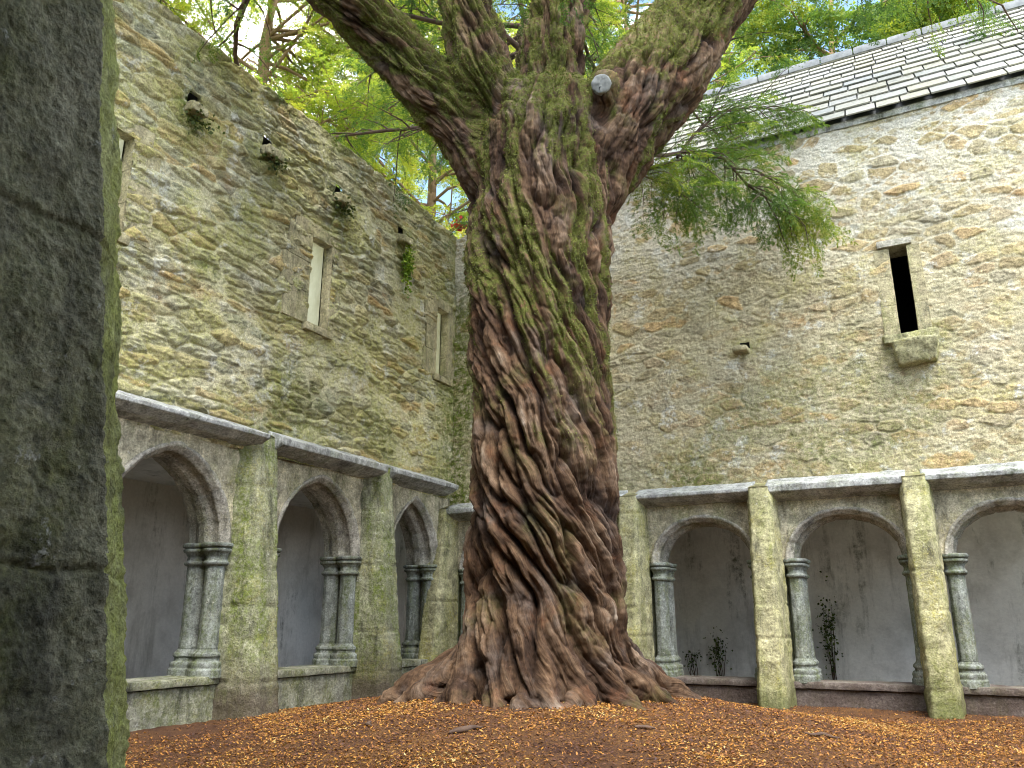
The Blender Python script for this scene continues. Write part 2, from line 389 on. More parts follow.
def wall_sheet(fr, s0, s1, z0, top, holes, res, style, seed):
    ns = int((s1 - s0) / res) + 1; ztop = top if callable(top) else (lambda x: np.full_like(x, top))
    S = np.linspace(s0, s1, ns); zt = ztop(S); nz = int((zt.max() - z0) / res) + 1
    vv = np.linspace(0, 1, nz)
    Sg = np.repeat(S[:, None], nz, 1); Zg = z0 + (zt[:, None] - z0) * vv[None]
    s, z = Sg.ravel(), Zg.ravel(); q = np.stack([s, z, np.full(len(s), seed * 1.0)], 1)
    if style == 'slab':
        edge, r, r2, r3 = masonry(s, z, (0.40, 0.10), seed, 0.5, 0.055)
        ht = sstep(0.0, 0.017, edge) * (0.014 + 0.032 * r2) * (0.75 + 0.5 * sstep(0, .06, edge)) + 0.02 * (r3 - 0.5)
        ht += 0.013 * fbm(q * np.array([6, 36, 1]), 3, seed + 22, 0.6) + 0.012 * np.abs(fbm(q * np.array([12, 20, 1]), 3, seed + 23, .6))
        ht += 0.013 * fbm(q * np.array([9, 16, 1]), 4, seed + 20, 0.6) * sstep(0, 0.03, edge)
        lvl = 0.010 + 0.028 * sstep(-0.1, 0.5, fbm(q * 0.9, 3, seed + 30)) + 0.007 * fbm(q * 14, 3, seed + 31)
    else:
        edge, r, r2, r3 = masonry(s, z, (0.36, 0.13), seed, 0.3, 0.06)
        ht = sstep(0.0, 0.035, edge) * (0.010 + 0.030 * r2)
        ht += 0.008 * fbm(q * np.array([10, 12, 1]), 4, seed + 20, 0.6)
        lvl = 0.026 + 0.016 * fbm(q * 1.3, 3, seed + 30) + 0.012 * fbm(q * np.array([8, 13, 1]), 5, seed + 31, 0.7)
    d = np.maximum(ht, lvl); mort = sstep(-0.004, 0.007, lvl - ht)
    d += 0.008 * fbm(q * np.array([22, 32, 1]), 3, seed + 40, 0.65) + 0.035 * fbm(q * 0.6, 2, seed + 41)
    P = fr(np.stack([s, d - 0.03, z], 1))
    F = grid_faces(ns, nz)
    cs = s[F].mean(1); cz = z[F].mean(1); keep = np.ones(len(F), bool)
    for (a, b, c, e) in holes: keep &= ~((cs > a) & (cs < b) & (cz > c) & (cz < e))
    F = F[keep]
    # wall head: back a metre from the top edge
    ti = np.arange(ns) * nz + nz - 1
    Pt = np.stack([S, np.full(ns, -0.55), zt + 0.06 * noise(np.stack([S * 5, S * 0, S * 0 + seed], 1), seed)], 1)
    Pb = np.stack([S, np.full(ns, -0.6), zt - 0.12], 1)
    n0 = len(P); P = np.concatenate([P, fr(Pt), fr(Pb)])
    i = np.arange(ns - 1)
    F = np.concatenate([F, np.stack([ti[i], ti[i + 1], n0 + i + 1, n0 + i], 1), np.stack([n0 + i, n0 + i + 1, n0 + ns + i + 1, n0 + ns + i], 1)])
    ext = np.full(2 * ns, 0.5)
    return P, F, np.concatenate([r, ext]), np.concatenate([mort, ext * 0]), s, z, q

# ------------------------------------------------------------------ left upper wall
W0, W1, W2 = (3.72, 4.20, 4.35, 5.34), (6.69, 7.05, 4.33, 5.44), (9.47, 9.78, 4.45, 5.50)
PUT = [(4.78, 6.04), (5.85, 6.13), (7.08, 6.15), (8.46, 6.20)]
def holes_left(): return [W0, W1, W2] + [(a - 0.07, a + 0.07, b + 0.03, b + 0.17) for a, b in PUT]
topL = lambda x: 6.93 + 0.03 * np.sin(x * 1.1) + 0.045 * noise(np.stack([x * 2.5, x * 0, x * 0], 1), 5) + 0.03 * noise(np.stack([x * 8, x * 0, x * 0], 1), 6)
wallL = thing('rubble_wall', 'tall roofless wall of thin yellow-green lichened slabs with narrow windows, left of the yew', 'stone wall', (XL, 6, 2.7))
P, F, r, mo, s, z, q = wall_sheet(FL, 1.5, 9.99, 2.66, topL, holes_left(), 0.0125, 'slab', 3)
ms = 0.55 * sstep(0.05, 0.5, fbm(q * 0.8, 3, 77)) + 0.85 * sstep(9.2, 9.95, s) * sstep(6.2, 5.0, z) + 0.5 * sstep(6.2, 6.9, z) * sstep(0.0, 0.4, fbm(q * 1.6, 3, 78))
for a, b in PUT: ms += 0.8 * np.exp(-(((s - a - 0.02) / 0.2) ** 2 + ((z - b + 0.1) / 0.22) ** 2))
ms = np.concatenate([np.clip(ms, 0, 1), np.full(len(P) - len(s), 0.6)])
mesh('wall', P, F, m_left, wallL, {'rnd': r, 'mortar': mo, 'moss': ms})

def window_left(w, seed, jl, jr):
    s0, s1, z0, z1 = w; D = 0.13
    # splayed inner reveal, pale plaster
    a0, a1, b0, b1 = s0 + 0.02, s1 - 0.01, s0 - 0.25, s1 + 0.22
    d0, d1 = -D - 0.002, -0.62
    zt0, zt1, zb0, zb1 = z1 + 0.03, z1 + 0.25, z0 - 0.02, z0 - 0.25
    Q = np.array([[a0, d0, zb0], [a1, d0, zb0], [a1, d0, zt0], [a0, d0, zt0], [b0, d1, zb1], [b1, d1, zb1], [b1, d1, zt1], [b0, d1, zt1]])
    win = mesh('window', FL(Q), np.array([[0, 4, 5, 1], [1, 5, 6, 2], [2, 6, 7, 3], [3, 7, 4, 0]]), m_pale, wallL, smooth=False)
    for (a, b, nb) in ((s0 - jl, s0, 3), (s1, s1 + jr, 3)):     # dressed jambs flush with the rubble
        zz = np.linspace(z0 - 0.02, z1 + 0.02, nb + 1); parts = []
        for k in range(nb):
            e = 0.05 * ((k + seed) % 2)
            aa, bb = (a - e, b) if b == s0 else (a, b + e)
            parts.append(rough_box(aa, bb, -D, 0.008, zz[k] + 0.001, zz[k + 1] - 0.001, 0.022, 0.008, 0.006, seed + k))
        V, F = join(parts); mesh('jamb', FL(V), F, m_dress, win)
    V, F = rough_box(s0 - jl * 0.8, s1 + jr * 0.8, -D, 0.012, z1 + 0.006, z1 + 0.17, 0.03, 0.008, 0.012, seed + 11)
    mesh('lintel', FL(V), F, m_dress, win)
    V, F = rough_box(s0 - 0.06, s1 + 0.08, -D, 0.05, z0 - 0.10, z0 - 0.004, 0.03, 0.008, 0.012, seed + 12)
    mesh('sill', FL(V), F, m_dress, win)
window_left(W0, 21, 0.3, 0.26); window_left(W1, 22, 0.40, 0.27); window_left(W2, 23, 0.28, 0.14)
# back of the wall: rough inner face with the window embrasures left open
def back_sheet(fr, s0, s1, z0, z1, d, holes, parent, mat, name='inner_face'):
    xs = sorted({s0, s1, *[h[0] for h in holes], *[h[1] for h in holes]}); zs = sorted({z0, z1, *[h[2] for h in holes], *[h[3] for h in holes]})
    V = np.array([[a, d, b] for a in xs for b in zs]); F = []
    for i in range(len(xs) - 1):
        for j in range(len(zs) - 1):
            cx, cz = (xs[i] + xs[i + 1]) / 2, (zs[j] + zs[j + 1]) / 2
            if any(h[0] < cx < h[1] and h[2] < cz < h[3] for h in holes): continue
            k = i * len(zs) + j; F.append([k, k + len(zs), k + len(zs) + 1, k + 1])
    n = len(V)
    return mesh(name, fr(V), np.array(F), mat, parent, {'rnd': np.full(n, .4), 'mortar': np.full(n, .3), 'moss': np.full(n, .3)}, False)
back_sheet(FL, 1.5, 9.99, 2.8, 6.8, -0.62, [(w[0] - 0.25, w[1] + 0.22, w[2] - 0.25, w[3] + 0.25) for w in (W0, W1, W2)], wallL, m_left)
for k, (a, b) in enumerate(PUT):
    wd = 0.10 + 0.02 * (k % 2)
    V, F = rough_box(a - wd, a + wd, -0.25, 0.15, b - 0.09, b + 0.022, 0.02, 0.022, 0.02, 40 + k, lambda V: V - np.stack([V[:, 0] * 0, V[:, 0] * 0, np.maximum(V[:, 1], 0) * 0.2], 1))
    c = mesh('corbel', FL(V), F, m_dress, wallL)
    Q = np.array([[a - .08, -.035, b + .02], [a + .08, -.035, b + .02], [a + .08, -.035, b + .18], [a - .08, -.035, b + .18], [a - .07, -.4, b + .02], [a + .07, -.4, b + .02], [a + .07, -.4, b + .16], [a - .07, -.4, b + .16]])
    mesh('socket', FL(Q), np.array([[0, 4, 5, 1], [1, 5, 6, 2], [2, 6, 7, 3], [3, 7, 4, 0], [4, 7, 6, 5]]), m_dark, c, smooth=False)

iw = thing('inner_wall', 'pale plastered inner wall of the roofless room glimpsed through the left windows', 'plaster wall', (-10.3, 6, 0))
V, F = rough_box(-10.7, -10.3, 2.0, 15.0, 0.0, 8.2, 0.3, 0.03, 0.05, 15); mesh('wall', V, F, m_pale, iw)
# ------------------------------------------------------------------ right range
bldg = thing('stone_range', 'stone range with one dark slit window under a pale slate roof', 'stone building', (0, YR, 2.5))
SL = (-0.04, 0.155, 4.20, 5.30)
SPOUT = (-1.83, 4.30)
ROOF0 = -4.15
topR = lambda x: np.where(x < ROOF0 - 0.12, 6.86 + 0.05 * noise(np.stack([x * 4, x * 0, x * 0], 1), 8), 7.14)
P, F, r, mo, s, z, q = wall_sheet(FR, -6.19, 3.2, 2.36, topR, [SL, (SPOUT[0] - 0.05, SPOUT[0] + 0.06, SPOUT[1] + 0.0, SPOUT[1] + 0.08)], 0.013, 'harl', 8)
ms = 0.5 * sstep(0.0, 0.5, fbm(q * 0.7, 3, 87)) * sstep(5.6, 3.4, z) + 0.95 * sstep(-5.6, -6.1, s) * sstep(6.6, 5.4, z) + 0.4 * sstep(3.2, 2.5, z)
ms += 0.8 * np.exp(-(((s - 0.1) / 0.3) ** 2 + ((z - 4.05) / 0.18) ** 2)) + 0.7 * np.exp(-(((s - SPOUT[0]) / 0.13) ** 2 + ((z - SPOUT[1]) / 0.1) ** 2))
ms = np.concatenate([np.clip(ms, 0, 1), np.full(len(P) - len(s), 0.4)])
mesh('wall', P, F, m_right, bldg, {'rnd': r, 'mortar': mo, 'moss': ms})
# slit window
Q = np.array([[a, d, c] for d in (-0.352, -2.3) for a, c in ((SL[0] - .02, SL[2] - .02), (SL[1] + .02, SL[2] - .02), (SL[1] + .02, SL[3] + .02), (SL[0] - .02, SL[3] + .02))]) 
Q[4:, 0] += np.array([-.8, .8, .8, -.8]); Q[4:, 2] += np.array([-.8, -.8, .8, .8])
win = mesh('window', FR(Q), np.array([[0, 4, 5, 1], [1, 5, 6, 2], [2, 6, 7, 3], [3, 7, 4, 0], [4, 7, 6, 5]]), m_dark, bldg, smooth=False)
for (a, b) in ((SL[0] - 0.17, SL[0]), (SL[1], SL[1] + 0.14)):
    zz = np.linspace(SL[2], SL[3], 4)
    V, F = join([rough_box(a, b, -0.35, 0.008, zz[k] + .001, zz[k + 1] - .001, 0.022, 0.007, 0.006, 60 + k) for k in range(3)]); mesh('jamb', FR(V), F, m_dress, win)
V, F = rough_box(SL[0] - 0.12, SL[1] + 0.06, -0.35, 0.045, SL[3] + .004, SL[3] + 0.09, 0.025, 0.008, 0.01, 66); mesh('lintel', FR(V), F, m_arch, win)
V, F = rough_box(SL[0] - 0.2, SL[1] + 0.2, -0.35, 0.09, SL[2] - 0.13, SL[2] - .004, 0.025, 0.02, 0.03, 67); mesh('sill', FR(V), F, m_butR, win)
def corb(V):
    V = V.copy(); t = np.clip((V[:, 2] - 3.74) / 0.34, 0, 1); V[:, 1] = np.where(V[:, 1] > 0, V[:, 1] * (0.3 + 0.7 * t ** 0.6), V[:, 1])
    V[:, 0] = 0.1 + (V[:, 0] - 0.1) * (0.78 + 0.22 * t); return V
V, F = rough_box(-0.14, 0.34, -0.2, 0.27, 3.80, 4.06, 0.016, 0.03, 0.03, 71, corb); mesh('corbel', FR(V), F, m_butR, bldg)
a, b = SPOUT
V, F = rough_box(a - 0.13, a + 0.06, -0.2, 0.17, b - 0.07, b, 0.018, 0.02, 0.025, 73); sp = mesh('spout', FR(V), F, m_dress, bldg)
Q = np.array([[x, d, c] for d in (-0.03, -0.4) for x, c in ((a - .06, b), (a + .07, b), (a + .07, b + .09), (a - .06, b + .09))])
mesh('socket', FR(Q), np.array([[0, 4, 5, 1], [1, 5, 6, 2], [2, 6, 7, 3], [3, 7, 4, 0], [4, 7, 6, 5]]), m_dark, sp, smooth=False)
# slate roof
rng = np.random.default_rng(4)
E0 = np.array([0, YR - 0.10, 7.12]); RD = np.array([0, 12.35, 9.78]); sl = RD - E0; Lr = np.linalg.norm(sl); sl /= Lr; nr = np.array([0, -sl[2], sl[1]])
Vs, Rs = [], []
rows = np.concatenate([[0], np.cumsum(np.linspace(0.34, 0.24, 12))]); rows = rows[rows < Lr - 0.1]
for k, t0 in enumerate(rows):
    x = ROOF0 + rng.uniform(-0.3, 0)
    while x < 3.25:
        w = rng.uniform(0.26, 0.52) * (1 - 0.2 * k / len(rows)); a, b = max(x + 0.006, ROOF0), x + w - 0.012; x += w
        if b < ROOF0 + .02: continue
        L = (rows[k + 1] - t0 if k + 1 < len(rows) else Lr - t0) + 0.12
        th = rng.uniform(0.014, 0.022); lift = 0.045 + rng.uniform(-.004, .004); sk = rng.uniform(-.012, .012)
        for (u, n) in ((t0 + sk, lift), (min(t0 + L, Lr), 0.010)):
            for xx in (a, b):
                base = E0 + sl * (u + rng.uniform(-.006, .006)) + nr * n; base[0] = xx
                Vs += [base + nr * th, base]
        Rs += [rng.random()] * 8
Vs = np.array(Vs); n = len(Vs) // 8; o = np.arange(n)[:, None] * 8
ft = np.array([[0, 2, 6, 4], [1, 5, 7, 3], [0, 1, 3, 2], [0, 4, 5, 1], [2, 3, 7, 6]])
roof = mesh('roof', Vs, (o[:, None] + ft[None]).reshape(-1, 4), m_slate, bldg, {'rnd': Rs}, False)
B = np.array([[ROOF0, E0[1] + .06, E0[2] - .03 + .04], [3.3, E0[1] + .06, E0[2] + .01], [3.3, RD[1], RD[2] - .03], [ROOF0, RD[1], RD[2] - .03], [ROOF0, 14.8, 7.2], [3.3, 14.8, 7.2], [ROOF0, 14.8, 2.9], [3.3, 14.8, 2.9]])
B[:4] -= nr * 0.02
mesh('boarding', B, np.array([[0, 1, 2, 3], [3, 2, 5, 4], [4, 5, 7, 6]]), m_ridge, roof, smooth=False)
G = np.array([[ROOF0, YR - 0.0, 6.8], [ROOF0, 14.8, 6.8], [ROOF0, 14.8, 7.2], [ROOF0, 12.35, 9.73], [ROOF0, YR + 0.0, 7.13]])
gv = np.concatenate([G, G + [0.3, 0, 0]]); gn = len(gv)
mesh('gable', gv, [np.array([[0, 1, 2, 3, 4], [9, 8, 7, 6, 5]]), np.array([[2, 7, 8, 3], [3, 8, 9, 4]])], m_right, bldg, {'rnd': np.full(gn, .5), 'mortar': np.full(gn, .5), 'moss': np.full(gn, .2)}, False)
parts = []; x = ROOF0
while x < 3.1:
    parts.append(rough_box(x + .004, x + .496, 12.22, 12.48, 9.74, 9.87, 0.06, 0.006, 0.02, int(x * 10) + 60)); x += 0.5
V, F = join(parts); mesh('ridge', V, F, m_ridge, roof)
V, F = rough_box(ROOF0, 3.2, -0.1, 0.03, 7.06, 7.155, 0.05, 0.01, 0.01, 80); mesh('eaves_course', FR(V), F, m_string, bldg)

# ------------------------------------------------------------------ arcades
def resample_poly(poly, step):
    out = []
    for a, b in zip(poly[:-1], poly[1:]):
        a, b = np.array(a, float), np.array(b, float); n = max(1, int(round(np.linalg.norm(b - a) / step)))
        out += [a + (b - a) * i / n for i in range(n)]
    out.append(np.array(poly[-1], float)); return np.array(out)

def buttress(fr, c, ztop, zbot, dt, db, w, seed, res=0.025, amp=0.011, fine=1.0):
    """half-octagonal battered buttress in coursed blocks; w = half widths at wall, shoulder, front"""
    rng = np.random.default_rng(seed)
    zs = np.arange(zbot, ztop + res * 0.5, res); cuts = []; zc = zbot + rng.uniform(0.25, 0.4)
    while zc < ztop - 0.15: cuts.append(zc); zc += rng.uniform(0.3, 0.5)
    rows = []; cuts = np.array(cuts)
    ch = (0.08 if fine > 1 else 0.09) * w[1] / 0.17; jg = 0.5 if fine == 1 else 0.2
    npt = None
    for zz in zs:
        t = (zz - zbot) / (ztop - zbot); d = db + (dt - db) * t
        k = 1.06 if zz < zbot + 0.32 else 1.0
        ci = np.searchsorted(cuts, zz); jit = (hash01(np.array([ci]), np.array([0]), np.array([0]), seed)[0] - .5) * 0.016 * jg
        d += jit
        poly = [(-w[0] * k, -0.03), (-w[1] * k, d - ch), (-w[2] * k, d), (w[2] * k, d), (w[1] * k, d - ch), (w[0] * k, -0.03)]
        if npt is None:
            cnt = [max(2, int(np.linalg.norm(np.subtract(a, b)) / res)) for a, b in zip(poly[:-1], poly[1:])]; npt = 1
        pts = []
        for (a, b), n in zip(zip(poly[:-1], poly[1:]), cnt):
            for i in range(n): pts.append((a[0] + (b[0] - a[0]) * i / n, a[1] + (b[1] - a[1]) * i / n))
        pts.append(poly[-1])
        rows.append([(c + p[0], p[1], zz) for p in pts])
    P = np.array(rows); N = grid_normals(P)
    if (N[:, len(P[0]) // 2, 1].mean() < 0): N = -N
    q = P.reshape(-1, 3)
    g = np.zeros(len(q))
    for cz in cuts:
        zz = q[:, 2] - cz - 0.012 * noise(q * 5 * fine, seed + 1) - 0.01 * (q[:, 0] - c); g += 0.036 * jg * np.exp(-(zz / (0.011 * jg ** .5)) ** 2)
    dsp = amp * (1.0 * fbm(q * 8 * fine, 5, seed, 0.65) + 0.7 * noise(q * 2.3 * fine, seed + 4)) - g
    if fine > 1: dsp += 0.0045 * np.abs(fbm(q * np.array([45, 45, 60]), 3, seed + 12, .65)) - 0.004 * np.clip(noise(q * 38, seed + 14), 0, 1) + 0.006 * fbm(q * 14, 2, seed + 15)
    dsp -= 0.02 * np.clip(noise(q * 4.1 * fine, seed + 9) - 0.25, 0, 1)
    P = (q + N.reshape(-1, 3) * dsp[:, None]).reshape(P.shape)
    nz, nn = P.shape[:2]
    # capping: slope back into the wall
    tp = P[-1].copy(); tp[:, 1] = np.minimum(tp[:, 1], -0.03); tp[:, 2] += 0.09
    V = np.concatenate([P.reshape(-1, 3), tp]); F = grid_faces(nz, nn)
    i = np.arange(nn - 1); L = (nz - 1) * nn
    F = np.concatenate([F, np.stack([L + i, L + i + 1, nz * nn + i + 1, nz * nn + i], 1)])
    return V, F

def ring(poly_r, zr, c, d, n=8, seg=6, amp=0.004, seed=0):
    """vertical turned/octagonal piece: profile rows (radius, z, octagon 0..1)"""
    a = np.linspace(0, 2 * PI, n * seg, endpoint=False)
    octf = np.cos(PI / n) / np.cos((a % (2 * PI / n)) - PI / n)
    rows = []
    for (r, zz, oc) in zip(poly_r, zr[0], zr[1]):
        rr = r * (oc * octf / np.cos(PI / n) * np.cos(PI / n) + (1 - oc))
        rows.append(np.stack([c + rr * np.cos(a), d + rr * np.sin(a), np.full_like(a, zz)], 1))
    P = np.array(rows); N = grid_normals(P, False, True)
    mid = P - np.array([c, d, 0]); sgn = np.sign((N[..., :2] * mid[..., :2]).sum(-1).mean()); N *= sgn if sgn else 1
    P = weather(P, N, amp, seed, 9)
    m = len(rows); nn = len(a); V = P.reshape(-1, 3); F = grid_faces(m, nn, False, True)
    V = np.concatenate([V, [P[0].mean(0)], [P[-1].mean(0)]]); i = np.arange(nn); j = (i + 1) % nn
    F = np.concatenate([F, np.stack([np.full(nn, m * nn), i, j, j], 1), np.stack([np.full(nn, m * nn + 1), (m - 1) * nn + i, (m - 1) * nn + j, (m - 1) * nn + j], 1)])
    return V, F

def prof(pts, step=0.008):
    q = resample_poly(pts, step); return q[:, 0], q[:, 1]

def column(fr, c, dd, zs, zcap, parent, rs, seed, mat):
    """two engaged octagonal shafts, one behind the other, with moulded capital and base"""
    def piece(r_z, oc, sd):
        r, zz = r_z; return [ring(r, (zz, np.full_like(zz, oc)), c, d, 8, 5, 0.006, sd + k * 3) for k, d in enumerate(dd)]
    hc = 0.20; hb = 0.24
    zb = zs
    sh = piece(prof([(rs * 1.03, zb + hb - 0.02), (rs, zb + hb + 0.1), (rs * 0.97, zcap - hc + 0.02)], 0.04), 1.0, seed)
    V, F = join(sh); col = mesh('column', fr(V), clean_faces(F), mat, parent)
    k = rs / 0.085
    cap = [(rs * .98, zcap - hc - .01), (rs * 1.28, zcap - hc + .005), (rs * 1.33, zcap - hc + .025), (rs * 1.1, zcap - hc + .045), (rs * 1.05, zcap - .12), (rs * 1.25, zcap - .085), (rs * 1.5, zcap - .07), (rs * 1.53, zcap - .05), (rs * 1.3, zcap - .037), (rs * 1.62, zcap - .025), (rs * 1.66, zcap), (rs * 1.55, zcap + .012), (rs * .5, zcap + .014)]
    V, F = join(piece(prof(cap), 0.55, seed + 20)); mesh('capital', fr(V), clean_faces(F), mat, col)
    base = [(rs * 1.75, zb - .02), (rs * 1.75, zb + .055), (rs * 1.6, zb + .07), (rs * 1.66, zb + .1), (rs * 1.62, zb + .12), (rs * 1.32, zb + .135), (rs * 1.3, zb + .16), (rs * 1.46, zb + .175), (rs * 1.44, zb + .2), (rs * 1.2, zb + .215), (rs * 1.03, zb + .245)]
    V, F = join(piece(prof(base), 0.8, seed + 40)); mesh('base', fr(V), clean_faces(F), mat, col)
    return col

def arch_pts(half, rise, n_in, m):
    """half outline from right springing to apex offset inward by n_in; returns x (>=0), z"""
    if rise > half * 1.02:
        c = (rise ** 2 - half ** 2) / (2 * half); rho = half + c - n_in; amax = math.acos(c / rho)
        a = np.linspace(0, amax, m); return rho * np.cos(a) - c, rho * np.sin(a)
    a = np.linspace(0, PI / 2, m); return (half - n_in) * np.cos(a), (rise - n_in) * np.sin(a)

ARCH_PROFILE = [(0.0, -0.02), (0.0, 0.018), (0.035, 0.018), (0.045, 0.0), (0.08, -0.045), (0.085, -0.07), (0.072, -0.085), (0.075, -0.15), (0.10, -0.19), (0.118, -0.22), (0.118, -0.31), (0.10, -0.345), (0.075, -0.39), (0.075, -0.48)]
def arch(fr, c, zsp, half, rise, seed, parent, mat):
    pr = resample_poly(ARCH_PROFILE, 0.016); m = 34; rows = []
    for (n_in, d) in pr:
        x, zz = arch_pts(half, rise, n_in, m)
        X = np.concatenate([-x, x[::-1][1:]]); Z = np.concatenate([zz, zz[::-1][1:]])
        rows.append(np.stack([c + X, np.full_like(X, d), zsp + Z], 1))
    P = np.array(rows).transpose(1, 0, 2); N = grid_normals(P)
    ctr = np.array([c, -0.2, zsp + 0.3 * rise]); sg = -np.sign(((P - ctr) * N)[..., [0, 2]].sum(-1).mean()); N *= sg
    q = P.reshape(-1, 3); g = np.zeros(P.shape[:2]); rng = np.random.default_rng(seed)
    nb = 9
    for k in range(1, nb):
        u = k / nb * (P.shape[0] - 1) + rng.uniform(-1.2, 1.2); g += 0.012 * np.exp(-((np.arange(P.shape[0]) - u) / 0.45) ** 2)[:, None]
    P = weather(P, N, 0.010, seed, 8) - N * g[..., None]
    V = P.reshape(-1, 3); F = grid_faces(*P.shape[:2])
    return mesh('arch', fr(V), F, mat, parent)

def spandrel(fr, c, bay, zsp, half, rise, ztop, seed, parent, mat, ash=0.0):
    x, zz = arch_pts(half, rise, 0.012, 30)
    X = np.concatenate([[-bay / 2], np.linspace(-bay / 2, ash - half, 8)[1:], ash - x, ash + x[::-1][1:], np.linspace(ash + half, bay / 2, 8)])
    Z = np.concatenate([np.full(8, 0.0), zz, zz[::-1][1:], np.full(8, 0.0)]) + zsp
    nv = 26; v = np.linspace(0, 1, nv); P = np.zeros((len(X), nv, 3))
    P[..., 0] = c + X[:, None]; P[..., 2] = Z[:, None] + (ztop - Z[:, None]) * v[None]
    q = P.reshape(-1, 3)
    P[..., 1] = (0.018 * fbm(q * 5, 5, seed, 0.65) + 0.012 * noise(q * 1.7, seed + 3) - 0.012).reshape(P.shape[:2])
    Q = P.copy(); Q[..., 1] = -0.485
    V = np.concatenate([P.reshape(-1, 3), Q.reshape(-1, 3)]); F = grid_faces(len(X), nv)
    return mesh('spandrel', fr(V), np.concatenate([F, F + len(q)]), mat, parent)

def string_course(fr, s0, s1, zf, zt, dp, seed, parent, mat):
    """projecting weathered slab: sloped top, upright face, canted underside"""
    pr = resample_poly([(-0.02, zf - 0.085), (dp * 0.5, zf - 0.05), (dp - 0.012, zf), (dp - 0.002, zf + 0.006), (dp, zf + 0.012), (dp + 0.005, zt - 0.012), (dp + 0.002, zt - 0.004), (dp - 0.012, zt), (-0.02, zt + 0.11)], 0.014)
    n = max(3, int((s1 - s0) / 0.03)); S = np.linspace(s0, s1, n)
    P = np.zeros((n, len(pr), 3)); P[..., 0] = S[:, None]; P[..., 1] = pr[None, :, 0]; P[..., 2] = pr[None, :, 1]
    N = grid_normals(P); N *= np.sign((N[..., 1]).mean()) or 1
    P = weather(P, N, 0.010, seed, 6)
    V = P.reshape(-1, 3); F = grid_faces(n, len(pr)); k = len(pr)
    e = [np.arange(k)[None, :], (np.arange(k) + (n - 1) * k)[None, ::-1]]
    return mesh('string_course', fr(V), [F] + e, mat, parent)

def arcade(fr, name_label, base, piers, bay, zg, zsill, zsp, half, rise, zstr, dp, hp, so, rs, btop, bd, bw, mats, seed, near=False, last_corner=False, str_ends=None, so_far=None, ash=0.0):
    t = thing('cloister_arcade', name_label, 'arcade', base)
    for k, c in enumerate(piers):
        corner = last_corner and k == len(piers) - 1
        if not corner:
            V, F = buttress(fr, c, btop, zg, bd[0], bd[1], bw, seed + k, 0.0042 if near and k == 1 else 0.024, 0.0045 if near else 0.011, 2.2 if near else 1.0)
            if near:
                # split off the chamfer + front: algae green with painted skylight, painted shade on sides
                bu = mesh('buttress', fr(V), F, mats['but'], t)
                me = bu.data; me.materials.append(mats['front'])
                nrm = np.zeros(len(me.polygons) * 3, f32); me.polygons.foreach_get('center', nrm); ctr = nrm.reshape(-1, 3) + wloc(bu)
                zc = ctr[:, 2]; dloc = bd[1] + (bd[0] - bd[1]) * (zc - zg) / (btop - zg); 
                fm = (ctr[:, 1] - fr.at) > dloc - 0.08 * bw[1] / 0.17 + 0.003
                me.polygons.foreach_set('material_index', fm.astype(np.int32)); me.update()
            else:
                mesh('buttress', fr(V), F, mats['but'], t)
        V, F = rough_box(c - hp, c + hp, -0.475, -0.012, zg - 0.1, zsp + 0.004, 0.03, 0.010, 0.012, seed + 30 + k); mesh('pier', fr(V), F, mats['pier'], t)
        for sgn in (-1, 1):
            if corner and sgn > 0: continue
            column(fr, c + (so if sgn > 0 else -(so_far or so)), (-0.17, -0.40) if near else (-0.11, -0.36), zsill, zsp, t, rs, seed + 50 + 7 * k + sgn, mats['col'])
    for k, (a, b) in enumerate(zip(piers[:-1], piers[1:])):
        c = (a + b) / 2; bw_ = b - a; hh = half + (bw_ - bay) / 2
        arch(fr, c + ash, zsp, hh, rise, seed + 70 + k, t, mats['arch'])
        spandrel(fr, c, bw_, zsp, hh, rise, zstr - 0.045, seed + 80 + k, t, mats['span'], ash)
        V, F = rough_box(a + hp - .004, b - hp + .004, -0.43, 0.0, zg - 0.1, zsill - 0.075, 0.03, 0.016, 0.02, seed + 90 + k)
        sl_ = mesh('sill_wall', fr(V), F, mats['sillw'], t)
        V, F = rough_box(a + hp + .002, b - hp - .002, -0.46, 0.035, zsill - 0.073, zsill, 0.03, 0.008, 0.014, seed + 95 + k); mesh('sill', fr(V), F, mats['sill'], sl_)
        e0 = a + bw[2] - .03; e1 = b - bw[2] + .03
        if str_ends and k == len(piers) - 2: e1 = str_ends
        string_course(fr, e0, e1, zstr + 0.012 * ((k * 7) % 3 - 1), zstr + 0.062 + 0.01 * (k % 2), dp, seed + 110 + k, t, mats['str'])
    return t

BL, BR = 2.055, 1.62
pL = [0.0, 2.0, 4.05, 6.11, 8.165, 9.93]
pR = [-6.22, -5.02, -3.40, -1.77, -0.12, 1.50]
arcade(FL, 'left cloister arcade of pointed arches with dark mossy buttresses, under the yellow-green slab wall', (XL, 6, 0.1), pL, BL, 0.06, 0.475, 1.70, 0.735, 0.90, 2.76, 0.26, 0.25, 0.35, 0.10, 2.85, (0.13, 0.45), (0.26, 0.21, 0.13), 
       dict(but=m_butL, pier=m_pier, col=m_col, arch=m_arch, span=m_spand, sill=m_sillL, sillw=m_sillL, str=m_string), 200, last_corner=True, str_ends=9.75, so_far=0.30, ash=0.03)
arcade(FR, 'right cloister arcade of round-headed arches with slim golden-lichened buttresses, under the slit window', (0, YR, 0.1), pR, BR, 0.02, 0.32, 1.655, 0.655, 0.575, 2.43, 0.24, 0.15, 0.275, 0.09, 2.50, (0.26, 0.58), (0.17, 0.145, 0.105), 
       dict(but=m_butR, pier=m_pier, col=m_col, arch=m_arch, span=m_spand, sill=m_sill, sillw=m_sill, str=m_string), 400, so_far=0.13, ash=0.045)
